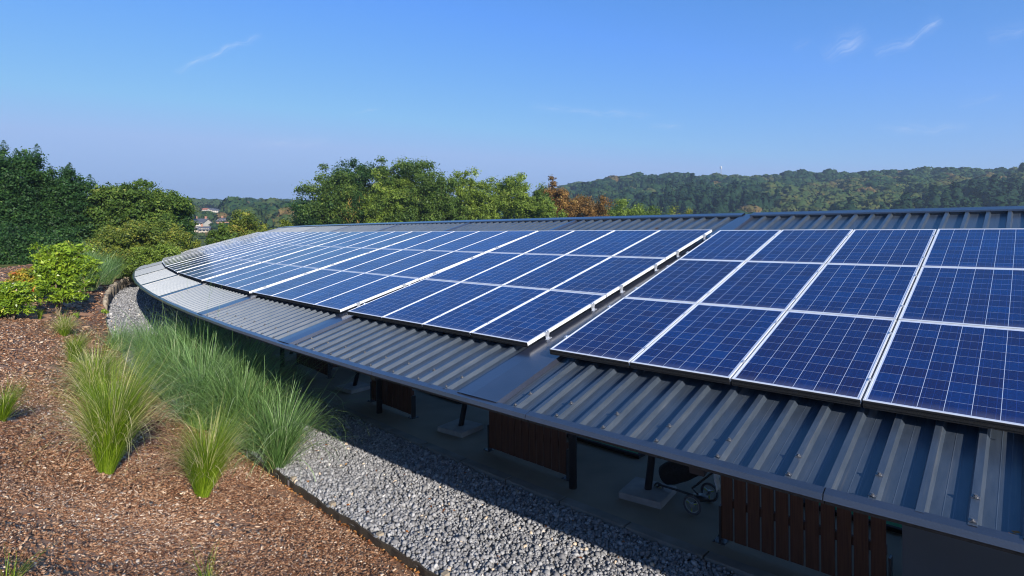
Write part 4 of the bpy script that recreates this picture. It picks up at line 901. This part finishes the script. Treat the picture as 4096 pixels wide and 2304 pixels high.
# ------------------------------------------------------------------ far hills: forest, village, mast
def forest(name, n, u0, u1, d0, d1, label, palette, hmin=7, hmax=13, clearings=()):
    Dm = rng.uniform(0, 1, n*3)**.75*(d1-d0)+d0; u = rng.uniform(u0, u1, n*3); y = Dm/np.sqrt(1+u*u); x = u*y
    ok = np.ones(len(x), bool)
    x, y, u, Dm = x[ok][:n], y[ok][:n], u[ok][:n], Dm[ok][:n]; n = len(x); z = ground_z(x, y)
    h = rng.uniform(hmin, hmax, n); cw = h*rng.uniform(.36, .52, n); con = (fbm(x, y, .013, 2, 8.) > .28) & (u > .1) & (Dm < d1*.8); big = rng.uniform(0, 1, n) > .82; h = np.where(big, h*1.22, h); cw = np.where(big, cw*1.5, cw); cw = np.where(con, h*.26, cw); h = np.where(con, h*1.25, h)
    for cxx, cyy, rr, czz in clearings:
        inw = (np.abs(x/y-cxx/cyy) < rr/cyy) & (y < cyy+6); room = (czz+.8)/cyy*y-z; h = np.where(inw, np.minimum(h, room), h); h = np.where(inw & (y > cyy-rr), 0, h)
    kp = h > 2.2; x, y, u, Dm, z, h, cw, con = (q_[kp] for q_ in (x, y, u, Dm, z, h, cw, con)); n = len(x); cw = np.minimum(cw, h*.6)
    base = palette(x, y, u, Dm, n); base = np.where(con, .12, base)
    sub = 7
    # cores
    V0 = ICO[None]*(1+rng.uniform(-.15, .15, (n, 12, 1)))*np.stack([cw*.86, cw*.86, h*.36], -1)[:, None, :]; V0[:, :, 2] *= 1
    V0 += np.stack([x, y, z+h*.58], -1)[:, None, :]; F0 = (ICF[None]+np.arange(n)[:, None, None]*12).reshape(-1, 3); T0 = np.repeat(base-.08, 20)
    # leaf tufts: small tetrahedra scattered on an uneven dome
    per = 80; d = unit(n*per); d[:, 2] = np.abs(d[:, 2])*1.05-.35; lob = 1+.18*np.sin(np.arctan2(d[:, 1], d[:, 0])*4+np.repeat(x, per))*np.sign(d[:, 2]+.2)
    cwr, hr, cr = np.repeat(cw, per), np.repeat(h, per), np.repeat(con, per); tp = np.clip((d[:, 2]+.35)/1.05, 0, 1)
    rx = np.where(cr, (1-tp)*1.1, 1.0)*lob
    P = np.stack([np.repeat(x, per)+d[:, 0]*cwr*rx, np.repeat(y, per)+d[:, 1]*cwr*rx, np.repeat(z, per)+hr*np.where(cr, .25+tp*.8, .58+d[:, 2]*.44)], -1)
    s = (.14*hr*rng.uniform(.5, 1.2, n*per)); a = unit(n*per); nrm = d*.8+a*.6+np.array([0, 0, .3]); nrm /= np.linalg.norm(nrm, axis=1, keepdims=True)
    t1 = np.cross(nrm, unit(n*per)); t1 /= np.linalg.norm(t1, axis=1, keepdims=True); t2 = np.cross(nrm, t1)
    V1 = np.stack([P+t1*s[:, None], P-t1*s[:, None]*.5+t2*s[:, None]*.85, P-t1*s[:, None]*.5-t2*s[:, None]*.85, P+nrm*s[:, None]*.5], 1)
    F1 = (np.array([(0, 1, 3), (1, 2, 3), (2, 0, 3)])[None]+np.arange(n*per)[:, None, None]*4).reshape(-1, 3)+len(V0.reshape(-1, 3)); T1 = np.repeat(np.repeat(base, per)+rng.normal(0, .05, n*per), 3)
    o = np_mesh(name, np.concatenate([V0.reshape(-1, 3), V1.reshape(-1, 3)]), np.concatenate([F0, F1]), M['far'], k=3, attr=np.clip(np.concatenate([T0, T1]), 0, 1)); tag(o, label, 'forest', kind='stuff')
def pal_right(x, y, u, D, n):
    v = .36+.2*fbm(x, y, .011, 3, 2.)+rng.normal(0, .09, n); br = (fbm(x, y, .02, 2, 6.) > .35); v = np.where(br, v+.3, v)
    olive = (u > .42) & (u < .75) & (D < 520) & (D > 330); v = np.where(olive, .63+rng.normal(0, .06, n), v)
    return np.where(rng.uniform(0, 1, n) > .975, .9, v)
def pal_left(x, y, u, D, n):
    v = .50+.15*fbm(x, y, .012, 3, 3.)+rng.normal(0, .1, n); top = (D > 930) & (u > -.46); v = np.where(top & (rng.uniform(0, 1, n) > .45), .8+rng.normal(0, .05, n), v)
    return np.where(rng.uniform(0, 1, n) > .96, .92, v)

M['plaster'] = simple('pale_plaster', (.62, .57, .50), .9, 0, .06, 1); M['stone'] = simple('stone_wall', (.45, .38, .31), .9, 0, .2, 2.5); M['brick'] = simple('brick_wall', (.40, .20, .13), .9, 0, .15, 3)
M['slate'] = simple('slate_roof', (.10, .105, .125), .6, 0, .1, 1); M['tile'] = simple('red_tile_roof', (.45, .15, .075), .8, 0, .15, 1); M['glass'] = simple('dark_window', (.03, .035, .045), .15)
CLR = []
def house(pxd, pyd, depth, wpx, hpx, wall, roofm, label, rz=0., chim=1, deep=8, roofh=.45, wins=3):
    p = ray_ground(pxd*D2F, pyd*D2F, ground_z, 150, 900); p.z = float(ground_z(p.x, p.y))-.3; k = p.y*D2F/FPX; w_, h_ = wpx*k, hpx*k; rh = h_*roofh; wh = h_-rh
    o = empty('village_house', p, rz); tag(o, label, 'house', 'village houses on the far slope'); CLR.append((p.x, p.y, w_*.55+2, p.z))
    mb = MB(); x0, x1, d = -w_/2, w_/2, deep; mb.box(x0, x1, 0, d, -6, wh); mb.add([(x0, 0, wh), (x0, d, wh), (x0, d/2, wh+rh*.97)], [(0, 1, 2)]); mb.add([(x1, 0, wh), (x1, d, wh), (x1, d/2, wh+rh*.97)], [(0, 2, 1)]); mb.build('wall', wall, o)
    mb = MB(); e = .4; t = .25
    for sgn in (0, 1):
        ya, yb = (-.5, d/2) if sgn == 0 else (d+.5, d/2)
        za = wh-.5*rh/(d/2)
        V = [(x0-e, ya, za), (x1+e, ya, za), (x1+e, yb, wh+rh), (x0-e, yb, wh+rh)]; V += [(a, b, c+t) for a, b, c in V]; mb.hexa(V)
    r_ = mb.build('roof', roofm, o)
    for i in range(chim):
        mb = MB(); cxp = x0+.8 if i == 0 else x1-.8; mb.box(cxp-.45, cxp+.45, d/2-.35, d/2+.35, wh+rh*.8, wh+rh+1.3); mb.build('chimney', M['brick'], r_)
    for i in range(wins):
        xx = x0+w_*(i+.5)/wins
        for zz in ((wh*.62,) if wh < 4.5 else (wh*.2, wh*.65)):
            mb = MB(); mb.box(xx-.55, xx+.55, -.05, .02, zz-.1, zz+1.3); f = mb.build('window', M['plaster'], o); mb = MB(); mb.box(xx-.45, xx+.45, -.09, -.052, zz, zz+1.2); mb.build('pane', M['glass'], f)
house(494, 573, 330, 33, 24, M['plaster'], M['slate'], 'long pale house with a grey roof and two chimneys, below the red-roofed one', 0, 2, 9, .42, 4)
house(513, 586, 250, 24, 17, M['stone'], M['slate'], 'stone house with a dark blue-grey roof nearest the bushes', .35, 1, 8, .42, 3)
house(491, 584, 258, 18, 15, M['stone'], M['slate'], 'tan stone house joined left of the dark-roofed stone house', .35, 1, 8, .35, 2)
house(489, 578, 280, 17, 6, M['brick'], M['tile'], 'low orange-red roof peeping over the stone houses', 0, 0, 7, .8, 0)
house(508, 531, 560, 21, 8, M['plaster'], M['tile'], 'white house with a red tiled roof high on the slope, left of the others', 0, 1, 9, .5, 4)
house(529, 531, 575, 16, 8, M['plaster'], M['slate'], 'white house with a blue-grey roof next to the red-tiled house', .1, 0, 9, .5, 3)
house(542, 535, 560, 12, 10, M['plaster'], M['slate'], 'small two-storey cream house with a grey roof on the slope', .3, 0, 8, .35, 2)
house(553, 534, 570, 12, 7, M['plaster'], M['plaster'], 'small cream gabled house at the right of the hillside row', 1.2, 0, 9, .6, 2)
house(562, 562, 340, 36, 15, M['brick'], M['slate'], 'red brick house with a slate roof half hidden by the speckled bush', -.05, 1, 9, .5, 4)
forest('right_hill_forest', 4300, .06, 1.15, 330, 745, 'dense mixed forest covering the long hill on the right, dark green with brown patches', pal_right)
forest('left_hill_forest', 3300, -.66, .10, 250, 1190, 'hazy mixed woodland on the distant hill behind the village, with autumn tops', pal_left, 7, 13, CLR)

p = at(1814*D2F, 440*D2F, 715); o = empty('radio_mast', p); tag(o, 'thin lattice radio mast with white antennas on the hill skyline', 'radio mast'); k = 715*D2F/FPX
mb = MB(); hh = 22*k
for a in range(3):
    c, s = math.cos(a*2.1), math.sin(a*2.1); mb.tube([(c*.7, s*.7, -8), (c*.35, s*.35, hh)], .12, 4)
for i in range(12):
    z0 = -2+i*(hh+2)/12; z1 = z0+(hh+2)/12
    for a in range(3): mb.tube([(math.cos(a*2.1)*.5, math.sin(a*2.1)*.5, z0), (math.cos(a*2.1+2.1)*.5, math.sin(a*2.1+2.1)*.5, z1)], .07, 4)
mb.build('lattice', M['clamp'], o)
for a in range(3):
    mb = MB(); c, s = math.cos(a*2.1+.5), math.sin(a*2.1+.5); mb.box(c*1.1-.25, c*1.1+.25, s*1.1-.2, s*1.1+.2, hh-3.2, hh-.2); mb.build('antenna', simple('white_antenna', (.5, .5, .5), .5), o)

# ------------------------------------------------------------------ the air
hz = MB(); hz.box(-2600, 2600, -300, 2600, -60, 190); hm = bpy.data.materials.new('haze'); hm.use_nodes = True; hn = hm.node_tree.nodes; hn.clear()
ho = hn.new('ShaderNodeOutputMaterial'); hv = hn.new('ShaderNodeVolumePrincipled'); hv.inputs['Color'].default_value = (.62, .78, 1, 1); hv.inputs['Density'].default_value = .00038; hv.inputs['Anisotropy'].default_value = .2
hm.node_tree.links.new(hv.outputs[0], ho.inputs['Volume']); tag(hz.build('haze', hm), 'thin blue autumn haze between the camera and the hills', 'haze', kind='stuff')
